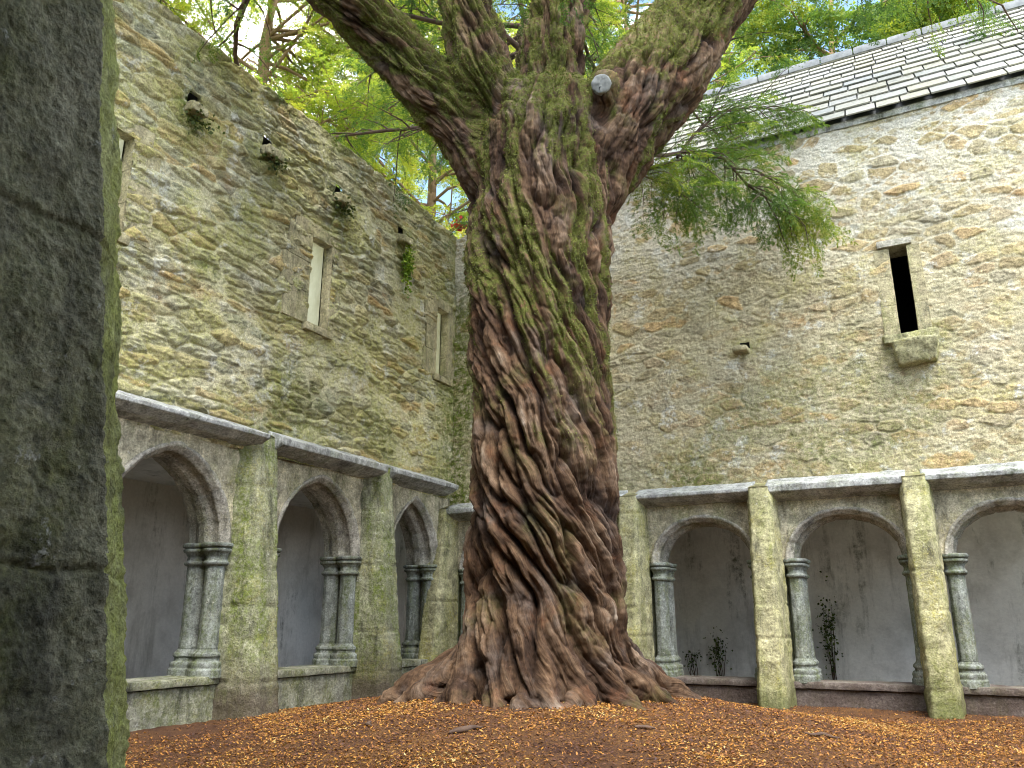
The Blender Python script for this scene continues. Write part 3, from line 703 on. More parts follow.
arcade(FN, 'nearest cloister arcade, its shade-toned green-edged buttress filling the left of the view', (-1.15, YN, 0.0), [-2.77, -1.165, 0.62], BR, -0.05, 0.1, 1.66, 0.64, 0.575, 2.43, 0.20, 0.205, 0.275, 0.08, 2.60, (0.13, 0.58), (0.185, 0.165, 0.10),
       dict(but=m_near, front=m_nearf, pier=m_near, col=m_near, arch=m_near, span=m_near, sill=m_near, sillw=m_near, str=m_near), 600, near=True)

# ------------------------------------------------------------------ cloister walk behind the arcades
walk = thing('cloister_walk', 'whitewashed stained passage wall and ceiling seen through the arches', 'passage', (-8.7, 12.4, 0))
def sheet(name, p0, eu, ev, nu, nv, amp, seed, mat, parent):
    p0, eu, ev = map(lambda a: np.array(a, float), (p0, eu, ev)); u = np.linspace(0, 1, nu); v = np.linspace(0, 1, nv)
    P = p0 + u[:, None, None] * eu + v[None, :, None] * ev
    n = np.cross(eu, ev); n /= np.linalg.norm(n); q = P.reshape(-1, 3)
    q = q + n * (amp * (fbm(q * 2.5, 4, seed) + noise(q * 0.8, seed + 1)))[:, None]
    return mesh(name, q, grid_faces(nu, nv), mat, parent)
sheet('plaster_wall', (-8.6, -2.5, -0.1), (0, 15.1, 0), (0, 0, 2.85), 260, 60, 0.014, 1, m_plaster, walk)
sheet('plaster_wall', (-8.85, 12.35, -0.1), (13.05, 0, 0), (0, 0, 2.85), 240, 60, 0.014, 2, m_plaster, walk)
sheet('vault', (-8.85, -2.5, 2.63), (2.5, 0, 0), (0, 14.85, 0), 30, 120, 0.02, 3, m_plaster, walk)
sheet('vault', (-6.35, 10.1, 2.48), (10.6, 0, 0), (0, 2.5, 0), 120, 30, 0.02, 4, m_plaster, walk)
tag(sheet('walk_floor', (-8.6, -2.5, 0.03), (2.2, 0, 0), (0, 14.9, 0), 30, 120, 0.01, 5, m_flag, None), kind='structure')
tag(sheet('walk_floor', (-6.4, 10.2, 0.03), (10.6, 0, 0), (0, 2.2, 0), 120, 30, 0.01, 6, m_flag, None), kind='structure')

# ------------------------------------------------------------------ ground
TC = np.array([-3.13, 6.61])
def gz(x, y):
    r = np.hypot(x - TC[0], y - TC[1])
    b = 0.06 + 0.30 * sstep(3.3, 0.7, r) + 0.03 * sstep(-4.5, -6, x)
    q = np.stack([x, y, x * 0], 1)
    return b + 0.022 * fbm(q * 1.3, 3, 50) + 0.012 * fbm(q * 7, 3, 51)
xs = np.linspace(-6.6, 4.2, 430); ys = np.linspace(-3.0, 10.2, 500)
X, Y = np.meshgrid(xs, ys, indexing='ij'); Z = gz(X.ravel(), Y.ravel())
g = mesh('ground', np.stack([X.ravel(), Y.ravel(), Z], 1), grid_faces(430, 500), m_soil); tag(g, 'bare brown earth of the cloister garth rising to the yew', kind='structure')
X, Y = np.meshgrid(np.linspace(-300, 300, 30), np.linspace(-300, 300, 30), indexing='ij')
g = mesh('meadow', np.stack([X.ravel(), Y.ravel(), X.ravel() * 0 - 0.25], 1), grid_faces(30, 30), m_grass); tag(g, 'rough grass outside the abbey', kind='structure')

def litter(n, seed):
    rng = np.random.default_rng(seed)
    x = rng.uniform(-6.0, 2.6, n); y = 2.2 + 7.6 * rng.random(n) ** 0.85
    den = fbm(np.stack([x, y, x * 0], 1) * 0.9, 3, 61); wd = np.minimum(x + 5.75, 9.4 - y); keep = rng.random(n) < (0.68 + 0.75 * den) * (0.35 + 0.65 * sstep(-.1, .9, wd)); x, y = x[keep], y[keep]; n = len(x)
    z = gz(x, y) + 0.004 + 0.012 * rng.random(n)
    a = rng.uniform(0, 2 * PI, n); L = rng.uniform(0.006, 0.016, n); W = L * rng.uniform(0.22, 0.5, n); ti = rng.normal(0, 0.35, n); rl = rng.normal(0, 0.5, n)
    u = np.stack([np.cos(a) * np.cos(ti), np.sin(a) * np.cos(ti), np.sin(ti)], 1); w = np.stack([-np.sin(a) * np.cos(rl), np.cos(a) * np.cos(rl), np.sin(rl)], 1)
    c = np.stack([x, y, z], 1)
    V = np.stack([c - u * L[:, None], c + w * W[:, None], c + u * L[:, None], c - w * W[:, None]], 1).reshape(-1, 3)
    col = np.repeat(np.clip(rng.beta(1.7, 2.0, n) + 0.3 * den[keep], 0, 1), 4)
    F = np.arange(n * 4).reshape(-1, 4)
    return V, F, col
V, F, col = litter(360000, 3)
g = mesh('leaf_litter', V, F, m_lit, None, {'rnd': col}, False); tag(g, 'orange and yellow fallen yew needles strewn over the brown earth', 'leaf litter', kind='stuff')
rng = np.random.default_rng(12)
for k, (x, y, L, lab) in enumerate([(-2.95, 5.0, 0.22, 'dark broken bark scrap lying on the needles at lower left, before the yew'), (-3.75, 5.0, 0.16, 'short dark twig on the needles nearest the left arcade'), (-0.9, 6.6, 0.25, 'thin curved twig on the needles right of the yew roots'), (-1.9, 5.6, 0.15, 'stubby dark twig on the needles in front of the yew roots')]):
    a = rng.uniform(0, PI); d = np.array([math.cos(a), math.sin(a), 0.0]); s_ = np.array([-d[1], d[0], 0])
    P = np.array([np.array([x, y, 0]) + d * L * t + s_ * rng.normal(0, .018) for t in np.linspace(-.5, .5, 5)]); P[:, 2] = gz(P[:, 0], P[:, 1]) + 0.014
    V, F = tube(P, np.array([.006, .012, .014, .010, .004]) * (1.6 if k == 0 else 1), 7, 3)
    o = mesh('fallen_twig', V, clean_faces(F), m_twig, None, origin=P[2]); tag(o, lab, 'twig', 'twigs lying on the needles')

# ------------------------------------------------------------------ the yew
yew = thing('yew_tree', 'massive old yew with twisted reddish trunk and mossy limbs in the middle of the garth', 'tree', (TC[0], TC[1], 0.3))
TR = np.array([(-3.14, 6.6, 0.05, .74), (-3.14, 6.6, 0.33, .72), (-3.13, 6.6, 0.64, .69), (-3.12, 6.60, 0.9, .665), (-3.11, 6.61, 1.17, .65), (-3.12, 6.6, 1.73, .64), (-3.13, 6.6, 2.3, .645), (-3.12, 6.61, 2.91, .635), (-3.13, 6.6, 3.54, .645), (-3.13, 6.6, 4.21, .665), (-3.1, 6.62, 5.2, .70), (-3.06, 6.64, 5.67, .74), (-3.01, 6.66, 6.05, .66), (-3.0, 6.68, 6.25, .4)])
LIMBS = {
 'L': [(-3.40, 6.48, 4.9, 0.36), (-3.52, 6.40, 5.4, 0.37), (-3.94, 6.12, 6.12, 0.32), (-4.27, 5.78, 6.62, 0.265), (-4.66, 5.35, 7.07, 0.235), (-5.15, 4.76, 7.55, 0.205), (-5.79, 4.09, 8.25, 0.17), (-6.5, 3.2, 9.2, 0.1)],
 'CL': [(-3.35, 6.42, 5.2, 0.4), (-3.42, 6.33, 5.7, 0.38), (-3.56, 6.15, 6.49, 0.31), (-3.68, 5.97, 7.29, 0.265), (-3.83, 5.67, 8.55, 0.22), (-4.1, 5.3, 10.0, 0.13)],
 'C': [(-3.07, 6.6, 5.3, 0.44), (-3.05, 6.6, 5.9, 0.41), (-2.97, 6.6, 6.74, 0.31), (-2.81, 6.62, 7.47, 0.265), (-2.54, 6.68, 9.03, 0.22), (-2.3, 6.8, 10.8, 0.12)],
 'R': [(-2.90, 6.72, 4.9, 0.46), (-2.70, 6.82, 5.4, 0.49), (-2.17, 7.1, 6.27, 0.5), (-1.67, 7.47, 7.25, 0.445), (-1.08, 8.01, 8.54, 0.39), (-0.3, 8.7, 10.2, 0.27), (0.2, 9.2, 11.6, 0.13)],
 'B': [(-3.3, 6.95, 5.2, .4), (-3.5, 7.3, 6.2, .36), (-3.8, 7.9, 7.4, .29), (-4.2, 8.7, 8.8, .2), (-4.6, 9.5, 10.2, .1)],
}
parts = [tube(TR[:, :3], TR[:, 3], 40, 3)]
for L in LIMBS.values():
    L = np.array(L); parts.append(tube(L[:, :3], L[:, 3], 24, 4))
parts.append(tube([(-2.45, 6.85, 5.85), (-2.36, 6.55, 5.98), (-2.32, 6.38, 6.01), (-2.315, 6.34, 6.012)], [.24, .17, .145, .12], 16, 3))
ROOTS = [(-4.28, 5.92, .22), (-4.02, 5.86, .19), (-3.62, 5.78, .19), (-3.14, 5.68, .20), (-2.92, 5.74, .18), (-2.7, 5.86, .16), (-2.45, 6.04, .15), (-2.24, 6.3, .16), (-2.06, 6.72, .18), (-2.1, 7.3, .2), (-2.8, 7.7, .2), (-3.7, 7.6, .2), (-4.3, 7.0, .22)]
rr = np.random.default_rng(5)
for k, (x, y, r) in enumerate(ROOTS):
    e = np.array([x, y]); dv = e - TC; dv /= np.linalg.norm(dv); sd = np.array([-dv[1], dv[0]])
    b = TC + dv * 0.26 - sd * 0.30; c1 = TC + dv * 0.46 - sd * 0.2; c2 = TC + dv * 0.60 - sd * 0.08; m_ = TC + (e - TC) * 0.82 + sd * rr.normal(.0, .04); tip = e + dv * 0.18 + sd * rr.normal(0, .06)
    ze = float(gz(np.array([e[0]]), np.array([e[1]]))[0]); zm = float(gz(np.array([m_[0]]), np.array([m_[1]]))[0])
    parts.append(tube([(*b, 1.75), (*c1, 1.05), (*c2, .70), (*m_, zm + r * .5), (*e, ze - r * 0.1), (*tip, ze - r * .7)], [r * .7, r * .85, r * .85, r * .62, r * .42, r * .3], 14, 4))
    if k % 2 == 0:   # a forked toe
        tip2 = e + sd * rr.choice([-1, 1]) * 0.22
        parts.append(tube([(*m_, zm + r * .5), (*((m_ + tip2) / 2), zm + r * .3), (*tip2, ze - 0.05)], [r * .5, r * .42, r * .2], 12, 4))
V, F = join(parts)
tmp = mesh('tmp', V, clean_faces(F), m_bark)
md = tmp.modifiers.new('r', 'REMESH'); md.mode = 'VOXEL'; md.voxel_size = 0.024; md.use_smooth_shade = True
md = tmp.modifiers.new('s', 'SMOOTH'); md.factor = 0.5; md.iterations = 9
md = tmp.modifiers.new('d', 'SUBSURF'); md.levels = 1; md.render_levels = 1
dg = bpy.context.evaluated_depsgraph_get(); me = bpy.data.meshes.new_from_object(tmp.evaluated_get(dg))
nv = len(me.vertices); co = np.zeros(nv * 3, f32); me.vertices.foreach_get('co', co); co = co.reshape(-1, 3)
no = np.zeros(nv * 3, f32); me.vertices.foreach_get('normal', no); no = no.reshape(-1, 3)
bpy.data.objects.remove(tmp)
# bark strands
tw = -np.interp(co[:, 2], [0.2, 0.7, 1.2, 2.0, 4.2, 5.4, 7], [-0.10, 0.15, 0.5, 1.15, 2.5, 2.8, 2.85])
cx = np.interp(co[:, 2], TR[:, 2], TR[:, 0]); cy = np.interp(co[:, 2], TR[:, 2], TR[:, 1])
th = np.arctan2(co[:, 1] - cy, co[:, 0] - cx) - tw + 0.12 * noise(co * 1.6, 91) + 0.05 * noise(co * 4, 92)
def strands(cs, sn, al, sd, R=0.66):
    """rope-like strands: rounded tops, sharp creases; al = along-axis metres"""
    def nz_(fr, k, o=0): return noise(np.stack([R * cs * fr, R * sn * fr, al * fr * k], 1) + o, sd + int(fr))
    w = 0.5 * nz_(3.0, .5, 9)
    a = np.clip(np.abs(nz_(5.6, .24) + .10 * w) / .34, 0, 1) ** .62
    b = np.clip(np.abs(nz_(12.5, .26, 3)) / .34, 0, 1) ** .62
    c = nz_(27, .12) + .6 * nz_(52, .12)
    return a, b, c, nz_(2.3, .3, 5)
wt = sstep(6.3, 5.0, co[:, 2]) + 1e-3
A = strands(np.cos(th), np.sin(th), co[:, 2], 11)
gco = np.stack([.66 * np.cos(th), .66 * np.sin(th), co[:, 2]], 1); gw = wt.copy()
acc = [x * wt for x in A]; W = wt.copy()
for k, (nm, L) in enumerate(LIMBS.items()):
    L = np.array(L); bd = np.full(nv, 9e9); al = np.zeros(nv); rad = np.zeros(nv); cp = np.zeros((nv, 3)); dr = np.zeros((nv, 3)); s0 = 0.0
    for a, b in zip(L[:-1], L[1:]):
        ab = b[:3] - a[:3]; ln = np.linalg.norm(ab); t = np.clip(((co - a[:3]) @ ab) / ln ** 2, 0, 1)
        p = a[:3] + t[:, None] * ab; dd = np.linalg.norm(co - p, axis=1); w_ = dd < bd
        bd = np.where(w_, dd, bd); al = np.where(w_, s0 + t * ln, al); rad = np.where(w_, a[3] + (b[3] - a[3]) * t, rad)
        cp[w_] = p[w_]; dr[w_] = ab / ln; s0 += ln
    ax = (L[-1, :3] - L[0, :3]); ax /= np.linalg.norm(ax); u = np.cross(ax, [0.2, 0.9, 0.1]); u /= np.linalg.norm(u); v = np.cross(ax, u)
    ph = np.arctan2((co - cp) @ v, (co - cp) @ u) + al * 0.5 + 0.2 * noise(co * 1.8, 95)
    B = strands(np.cos(ph), np.sin(ph), al, 30 + 7 * k, 0.45)
    w = np.exp(-np.clip(bd / (rad + .05) - 1, 0, None) * 7) * sstep(4.9, 5.9, co[:, 2])
    for i in range(4): acc[i] = acc[i] + B[i] * w
    gm = w > gw; gw = np.maximum(gw, w); gco[gm] = np.stack([.4 * np.cos(ph) + k, .4 * np.sin(ph), al], 1)[gm]
    W = W + w
a, b, c, d = [x / W for x in acc]
low = sstep(4.6, 1.5, co[:, 2]); hi = 1 - low
rootz = sstep(0.9, 0.35, co[:, 2])
disp = (0.125 * (0.7 + 0.4 * low) * (a - 0.68) + 0.045 * (b - 0.65) + 0.013 * c + 0.075 * d) * (1 - 0.4 * rootz)
lump = fbm(co * 3.2, 3, 120); disp += hi * 0.035 * lump + 0.012 * fbm(co * 15, 3, 121, .6)
for (p, r, dp_) in [((-3.45, 6.0, 5.95), 0.2, 0.22), ((-3.5, 6.05, 5.65), .13, .1), ((-2.75, 6.3, 6.05), .17, .12), ((-2.9, 5.95, 1.15), .22, .12)]:
    dd = np.linalg.norm(co - np.array(p), axis=1); disp -= dp_ * np.exp(-(dd / r) ** 2)
co2 = co + no * disp[:, None]
tone = np.clip(0.42 + 0.35 * (a - .7) + 0.15 * (b - .65) + 0.28 * fbm(co * 2.2, 3, 130) + 0.2 * c + 0.1 * fbm(co * 20, 2, 131), 0, 1)  # crease shade painted into the bark: tone drops between the strands
mossf = sstep(2.0, 3.6, co[:, 2] + 0.9 * fbm(co * 1.1, 3, 140)) * sstep(-0.05, 0.28, fbm(np.stack([np.cos(th), np.sin(th), co[:, 2] * .25], 1) * 3.0, 4, 141, .65) + 0.25 * no[:, 2] + .09)
mossf += 0.45 * sstep(5.2, 6.2, co[:, 2]) * sstep(.05, .5, .6 * no[:, 2] + 0.9 * lump) + 0.25 * sstep(.25, .5, fbm(co * 1.9, 3, 142))
rside = np.exp(-((co[:, 0] + 2.2) ** 2 + (co[:, 1] - 6.8) ** 2 + (co[:, 2] - 6.3) ** 2) / 0.45)
mossf = np.clip(mossf - 0.5 * rside * (lump < 0.1), 0, 1) 
me.vertices.foreach_set('co', (co2 - np.array(yew.location)).astype(f32).ravel())
ga = me.attributes.new('grain', 'FLOAT_VECTOR', 'POINT'); ga.data.foreach_set('vector', gco.astype(f32).ravel())
for k_, v_ in (('rnd', tone), ('moss', mossf)):
    at = me.attributes.new(k_, 'FLOAT', 'POINT'); at.data.foreach_set('value', v_.astype(f32))
me.materials.clear(); me.materials.append(m_bark); me.polygons.foreach_set('use_smooth', np.ones(len(me.polygons), bool)); me.name = 'trunk'; me.update()
o = bpy.data.objects.new('trunk', me); C.objects.link(o); o.parent = yew
print('trunk verts', nv, round(time.time() - T0, 1))
# cut stub face
sdv = np.array([0.25, -0.93, -0.26]); sdv /= np.linalg.norm(sdv); c_ = np.array([-2.315, 6.36, 6.0]); dd = (co2 - c_) @ sdv
on = np.linalg.norm(co2 - c_ - dd[:, None] * sdv, axis=1) < .11; st = c_ + sdv * (np.percentile(dd[on & (np.abs(dd) < .35)], 88) - .006)
V, F = tube([st - sdv * .10, st + sdv * 0.012, st + sdv * .022, st + sdv * .018], [.10, .095, .085, .03], 24, 1); V = V + 0.008 * fbm(V * 25, 3, 4)[:, None]
mesh('cut_stub', V, clean_faces(F), m_cut, yew)
# moss tufts
rng = np.random.default_rng(9)
pw = np.clip(mossf - .25, 0, 1) * (co[:, 2] < 9.3); pw /= pw.sum(); nT = 170000
ii = rng.choice(nv, nT, p=pw); p = co2[ii] + rng.normal(0, .008, (nT, 3)); n_ = no[ii]
dv = n_ * rng.uniform(.3, 1.0, (nT, 1)) + rng.normal(0, .45, (nT, 3)); dv[:, 2] -= .35; dv /= np.linalg.norm(dv, axis=1, keepdims=True)
sv = np.cross(dv, rng.normal(0, 1, (nT, 3))); sv /= np.linalg.norm(sv, axis=1, keepdims=True)
L = rng.uniform(.009, .027, (nT, 1)); wv = L * .22
V = np.stack([p - sv * wv, p + sv * wv, p + dv * L], 1).reshape(-1, 3)
mo_ = mesh('moss', V, np.arange(nT * 3).reshape(-1, 3), m_moss, yew, {'rnd': np.repeat(np.clip(.5 + .5 * fbm(p * 5, 2, 7) + rng.normal(0, .15, nT), 0, 1), 3)}, False); mo_['kind'] = 'stuff'

# ------------------------------------------------------------------ foliage
def proto_spray(seed, kind='yew'):
    rng = np.random.default_rng(seed); Q = []
    def leaf(p, d, up, L, W):
        s_ = np.cross(d, up); s_ /= np.linalg.norm(s_) + 1e-9
        Q.append([p, p + d * L * .5 + s_ * W, p + d * L, p + d * L * .5 - s_ * W])
    def stem(p0, d0, ln, n, L, W):
        p = np.array(p0, float); d = np.array(d0, float)
        for i in range(n):
            d = d + np.array([0, 0, -0.05]) + rng.normal(0, .05, 3); d /= np.linalg.norm(d); p = p + d * ln / n
            sd = np.cross(d, [0, 0, 1.0]); sd /= np.linalg.norm(sd) + 1e-9
            for sg in (-1, 1):
                dl = d * .55 + sd * sg * .8 + rng.normal(0, .22, 3); dl /= np.linalg.norm(dl); leaf(p, dl, np.array([0, 0, 1.0]) + rng.normal(0, .5, 3), L * rng.uniform(.7, 1.25), W * 1.35)
            yield p.copy(), d.copy(), i
    if kind == 'yew':
        for p, d, i in list(stem((0, 0, 0), (1, 0, .12), 1.0, 12, .095, .016)):
            if i % 2 == 0 and i < 11:
                sd = np.cross(d, [0, 0, 1.0]); sg = 1 if (i // 2) % 2 else -1
                dd = d * .7 + sd * sg * .7 + rng.normal(0, .15, 3)
                list(stem(p, dd / np.linalg.norm(dd), .45 * (1 - i / 16), 6, .085, .015))
    else:
        for p, d, i in list(stem((0, 0, 0), (1, 0, .1), 1.0, 10, .17, .036)):
            if i % 2 == 0:
                sd = np.cross(d, [0, 0, 1.0]) * (1 if (i // 2) % 2 else -1); dd = d * .6 + sd * .8 + rng.normal(0, .2, 3)
                list(stem(p, dd / np.linalg.norm(dd), .5, 5, .16, .034))
    return np.array(Q).reshape(-1, 3)
PY = [proto_spray(k) for k in range(6)]; PB = [proto_spray(k + 50, 'broad') for k in range(6)]

def place_sprays(pos, dirs, size, protos, rng, tone):
    pos = np.asarray(pos); dirs = np.asarray(dirs); n = len(pos)
    d = dirs / (np.linalg.norm(dirs, axis=1, keepdims=True) + 1e-9)
    up = np.array([0, 0, 1.0]) + rng.normal(0, .35, (n, 3)); y = np.cross(up, d); y /= np.linalg.norm(y, axis=1, keepdims=True) + 1e-9; z = np.cross(d, y)
    R = np.stack([d, y, z], 2); pick = rng.integers(0, len(protos), n); Vs = []; Ts = []
    for k, pr in enumerate(protos):
        m = pick == k
        if not m.any(): continue
        V = np.einsum('nij,kj->nki', R[m] * size[m][:, None, None], pr) + pos[m][:, None]
        Vs.append(V.reshape(-1, 3)); t = tone[m][:, None] + rng.normal(0, .13, (m.sum(), len(pr) // 4))
        Ts.append(np.repeat(t.ravel(), 4))
    V = np.concatenate(Vs); return V, np.arange(len(V)).reshape(-1, 4), np.clip(np.concatenate(Ts), 0, 1)

def bough(p0, d0, ln, r0, rng, droop=0.10, ntw=10, spray_gap=0.16, pts=None, twl=(.16, .36)):
    tubes = []; pos = []; dirs = []
    if pts is None:
        n = 8; p = np.array(p0, float); d = np.array(d0, float); d /= np.linalg.norm(d); pts = [p]
        for i in range(n):
            d = d + rng.normal(0, .13, 3); d[2] -= droop; d /= np.linalg.norm(d); p = p + d * ln / n; pts.append(p)
    pts = np.array(pts, float); n = len(pts) - 1
    tubes.append((pts, np.linspace(r0, r0 * .25, len(pts))))
    for k in range(ntw):
        t = 0.22 + 0.78 * (k + rng.random()) / ntw; f = min(t * n, n - 1e-3); i = int(f); b = pts[i] + (pts[i + 1] - pts[i]) * (f - i)
        ax = pts[i + 1] - pts[i]; ax /= np.linalg.norm(ax); sd = np.cross(ax, [0, 0, 1.0]); sd /= np.linalg.norm(sd) + 1e-9
        d = ax * .6 + sd * rng.choice([-1, 1]) * rng.uniform(.3, 1) + rng.normal(0, .38, 3); d /= np.linalg.norm(d)
        L = ln * rng.uniform(*twl) * (1.15 - .5 * t); m = 5; q = [b]
        for j in range(m):
            d = d + rng.normal(0, .12, 3); d[2] -= .13; d /= np.linalg.norm(d); q.append(q[-1] + d * L / m)
        q = np.array(q); tubes.append((q, np.linspace(r0 * .3, .003, m + 1)))
        for a in np.arange(.15, 1.0, spray_gap / max(L, .2)):
            f = a * m; j = min(int(f), m - 1); pp = q[j] + (q[j + 1] - q[j]) * (f - j); dd = q[j + 1] - q[j]; dd = dd / np.linalg.norm(dd)
            s2 = np.cross(dd, [0, 0, 1.0]) * rng.choice([-1, 1]); v = dd * .6 + s2 * .7 + rng.normal(0, .25, 3); v[2] -= .25
            pos.append(pp); dirs.append(v)
        pos.append(q[-1]); dirs.append(d)
    return tubes, pos, dirs

def build_foliage(bs, parent, mleaf, mtw, protos, size, rng, tone0=.45, tone_s=.2, names=('branch', 'crown'), ft=6):
    tp = [tube(a, r, ft, 1, caps=False) for t, _, _ in bs for a, r in t]
    V, F = join(tp); mesh(names[0], V, F, mtw, parent)
    pos = np.array([p for _, q, _ in bs for p in q]); dr = np.array([p for _, _, q in bs for p in q])
    tn = tone0 + tone_s * 2 * fbm(pos * .9, 2, int(rng.integers(1000))) + rng.normal(0, .1, len(pos))
    V, F, T = place_sprays(pos, dr, rng.uniform(size[0], size[1], len(pos)), protos, rng, tn)
    mesh(names[1], V, F, mleaf, parent, {'rnd': T}, False)
    return len(F)

rng = np.random.default_rng(31); bs = []
def limb_at(nm, z):
    L = np.array(LIMBS[nm]); return np.array([np.interp(z, L[:, 2], L[:, i]) for i in range(3)])
for nm, zlo, zhi, cnt in (('L', 7.3, 9.1, 15), ('CL', 7.8, 10, 10), ('C', 8.0, 10.7, 9), ('R', 8.0, 11.5, 10), ('B', 7.0, 10.1, 14)):
    for k in range(cnt):
        z = zlo + (zhi - zlo) * (k + rng.random()) / cnt; p = limb_at(nm, z); a = rng.uniform(0, 2 * PI)
        out = np.array([math.cos(a), math.sin(a), 0]) * .8 + (np.append(p[:2] - TC, 0)) * .25; out[2] = rng.uniform(.0, .5)
        bs.append(bough(p, out, rng.uniform(2.2, 3.8), .045, rng, .07, 14, .12))
nF = build_foliage(bs, yew, m_yew, m_twig, PY, (.22, .38), rng, .5, .22)
# low bough hanging in front of the right range
bs = [bough(None, None, 2.0, .028, rng, pts=[(-2.34, 7.2, 5.72), (-2.1, 7.7, 5.92), (-1.9, 8.03, 6.1), (-1.6, 8.42, 6.14), (-1.39, 8.64, 5.84), (-1.1, 8.85, 5.6), (-0.9, 8.98, 5.45)], ntw=34, spray_gap=.075, twl=(.2, .5)),
      bough(None, None, 1.5, .02, rng, pts=[(-2.0, 7.85, 5.95), (-1.85, 8.1, 6.35), (-1.6, 8.4, 6.75), (-1.3, 8.75, 6.95), (-1.0, 9.0, 6.95)], ntw=32, spray_gap=.075, twl=(.25, .6)),
      bough(None, None, 1.2, .016, rng, pts=[(-2.47, 7.05, 5.4), (-2.3, 7.4, 5.58), (-2.1, 7.8, 5.6), (-1.9, 8.15, 5.5)], ntw=24, spray_gap=.075, twl=(.25, .65)),
      bough(None, None, 1.3, .016, rng, pts=[(-1.6, 8.42, 6.02), (-1.3, 8.7, 6.05), (-1.0, 8.95, 5.85), (-0.75, 9.1, 5.6)], ntw=20, spray_gap=.075, twl=(.25, .6))]
nF += build_foliage(bs, yew, m_yew, m_twig, PY, (.18, .32), rng, .66, .2, ('hanging_bough', 'needles'))
print('yew leaves', nF, round(time.time() - T0, 1))

def bg_tree(label, base, H, rc, cz, seed, cnt, mleaf, lean=(0, 0), tone=.5, size=(.2, .36), protos=PB, r0=.22):
    rng = np.random.default_rng(seed); base = np.array(base, float)
    t = thing('tree', label, 'tree', base, 'trees beyond the cloister walls')
    n = 9; tt = np.linspace(0, 1, n); P = base + np.stack([lean[0] * tt ** 1.5 + rng.normal(0, .12, n) * (tt > 0), lean[1] * tt ** 1.5 + rng.normal(0, .12, n) * (tt > 0), tt * H], 1)
    V, F = tube(P, np.interp(tt, [0, .1, 1], [r0 * 1.4, r0, .04]), 14, 4); V = V + (.03 * fbm(V * 5, 3, seed))[:, None]; mesh('trunk', V, clean_faces(F), m_tbark, t)
    bs = []
    for k in range(cnt):
        u = rng.uniform(cz / H, 1.0); i = min(int(u * (n - 1)), n - 2); p = P[i] + (P[i + 1] - P[i]) * (u * (n - 1) - i); a = rng.uniform(0, 2 * PI)
        bs.append(bough(p, (math.cos(a), math.sin(a), rng.uniform(.1, .8)), rc * rng.uniform(.6, 1.1) * (1.1 - .5 * (u - cz / H)), .042, rng, .06, 12, .15))
    return build_foliage(bs, t, mleaf, m_tbark, protos, size, rng, tone, .25)
n = 0
n += bg_tree('yellow-green tree rising behind the near end of the left wall', (-12.2, 6.2, -.2), 18.0, 4.6, 9.0, 1, 60, m_ylw, tone=.5)
n += bg_tree('yellowing tree leaning over the middle of the left wall', (-12.4, 10.2, -.2), 18.5, 4.8, 9.0, 2, 66, m_ylw, (1.5, .5), tone=.55)
n += bg_tree('tree with bare tan limbs behind the wall corner left of the yew trunk', (-10.6, 15.0, -.2), 17.0, 4.8, 7.0, 3, 60, m_ylw, (1.8, -.8), tone=.6)
n += bg_tree('tree whose light crown shows between the yew limbs', (-5.6, 17.8, -.2), 18.0, 4.8, 8.0, 4, 56, m_ylw, tone=.45)
n += bg_tree('blue-green conifer crown above the middle of the slate roof', (-0.6, 18.5, -.2), 16.5, 4.3, 8.0, 5, 22, m_yew, tone=.75, size=(.4, .6))
n += bg_tree('yellow-tinged tree above the right end of the slate roof', (3.4, 17.5, -.2), 15.5, 4.0, 8.0, 6, 34, m_ylw, tone=.5)
print('bg leaves', n, round(time.time() - T0, 1))

# ------------------------------------------------------------------ small plants
def plant(name, label, cat, at, nrm, n, spread, size, mat, seed, hang=.4, grp=None):
    """tuft of small leaves: each a folded quad on a short stalk"""
    rng = np.random.default_rng(seed); at = np.array(at, float); nrm = np.array(nrm, float)
    p = at + rng.normal(0, 1, (n, 3)) * np.array(spread) + nrm * np.abs(rng.normal(0, .04, (n, 1)))
    d = nrm * rng.uniform(.2, 1, (n, 1)) + rng.normal(0, .6, (n, 3)); d[:, 2] -= hang; d /= np.linalg.norm(d, axis=1, keepdims=True)
    s_ = np.cross(d, rng.normal(0, 1, (n, 3))); s_ /= np.linalg.norm(s_, axis=1, keepdims=True); L = rng.uniform(size * .6, size * 1.3, (n, 1)); w = L * .38
    V = np.stack([p, p + d * L * .5 + s_ * w, p + d * L, p + d * L * .5 - s_ * w], 1).reshape(-1, 3)
    o = mesh(name, V, np.arange(4 * n).reshape(-1, 4), mat, None, {'rnd': np.repeat(rng.random(n), 4)}, False, origin=at); tag(o, label, cat, grp); return o
plant('ivy', 'bright green ivy strand hanging below the putlog stone nearest the wall corner', 'ivy', (XL + .06, 8.52, 5.80), (1, 0, 0), 420, (.015, .045, .16), .05, m_fern, 1)
for k, (a, b) in enumerate(PUT[:3]):
    plant('wall_fern', ['sparse fern tuft under the putlog stone nearest the near pier', 'fern tuft under the middle putlog stone, a speck of sky beside it', 'mossy fern tuft above the tall left window'][k], 'fern', (XL + .06, a + .05, b - .12), (1, 0, 0), 110, (.015, .10, .07), .045, m_fernd, 10 + k, grp='ferns on the left wall')
plant('red_creeper', 'small red leafy creeper on the wall corner left of the yew', 'creeper', (-6.05, 9.8, 6.93), (0, 0, 1), 60, (.05, .06, .02), .06, m_red, 5, 0.1)
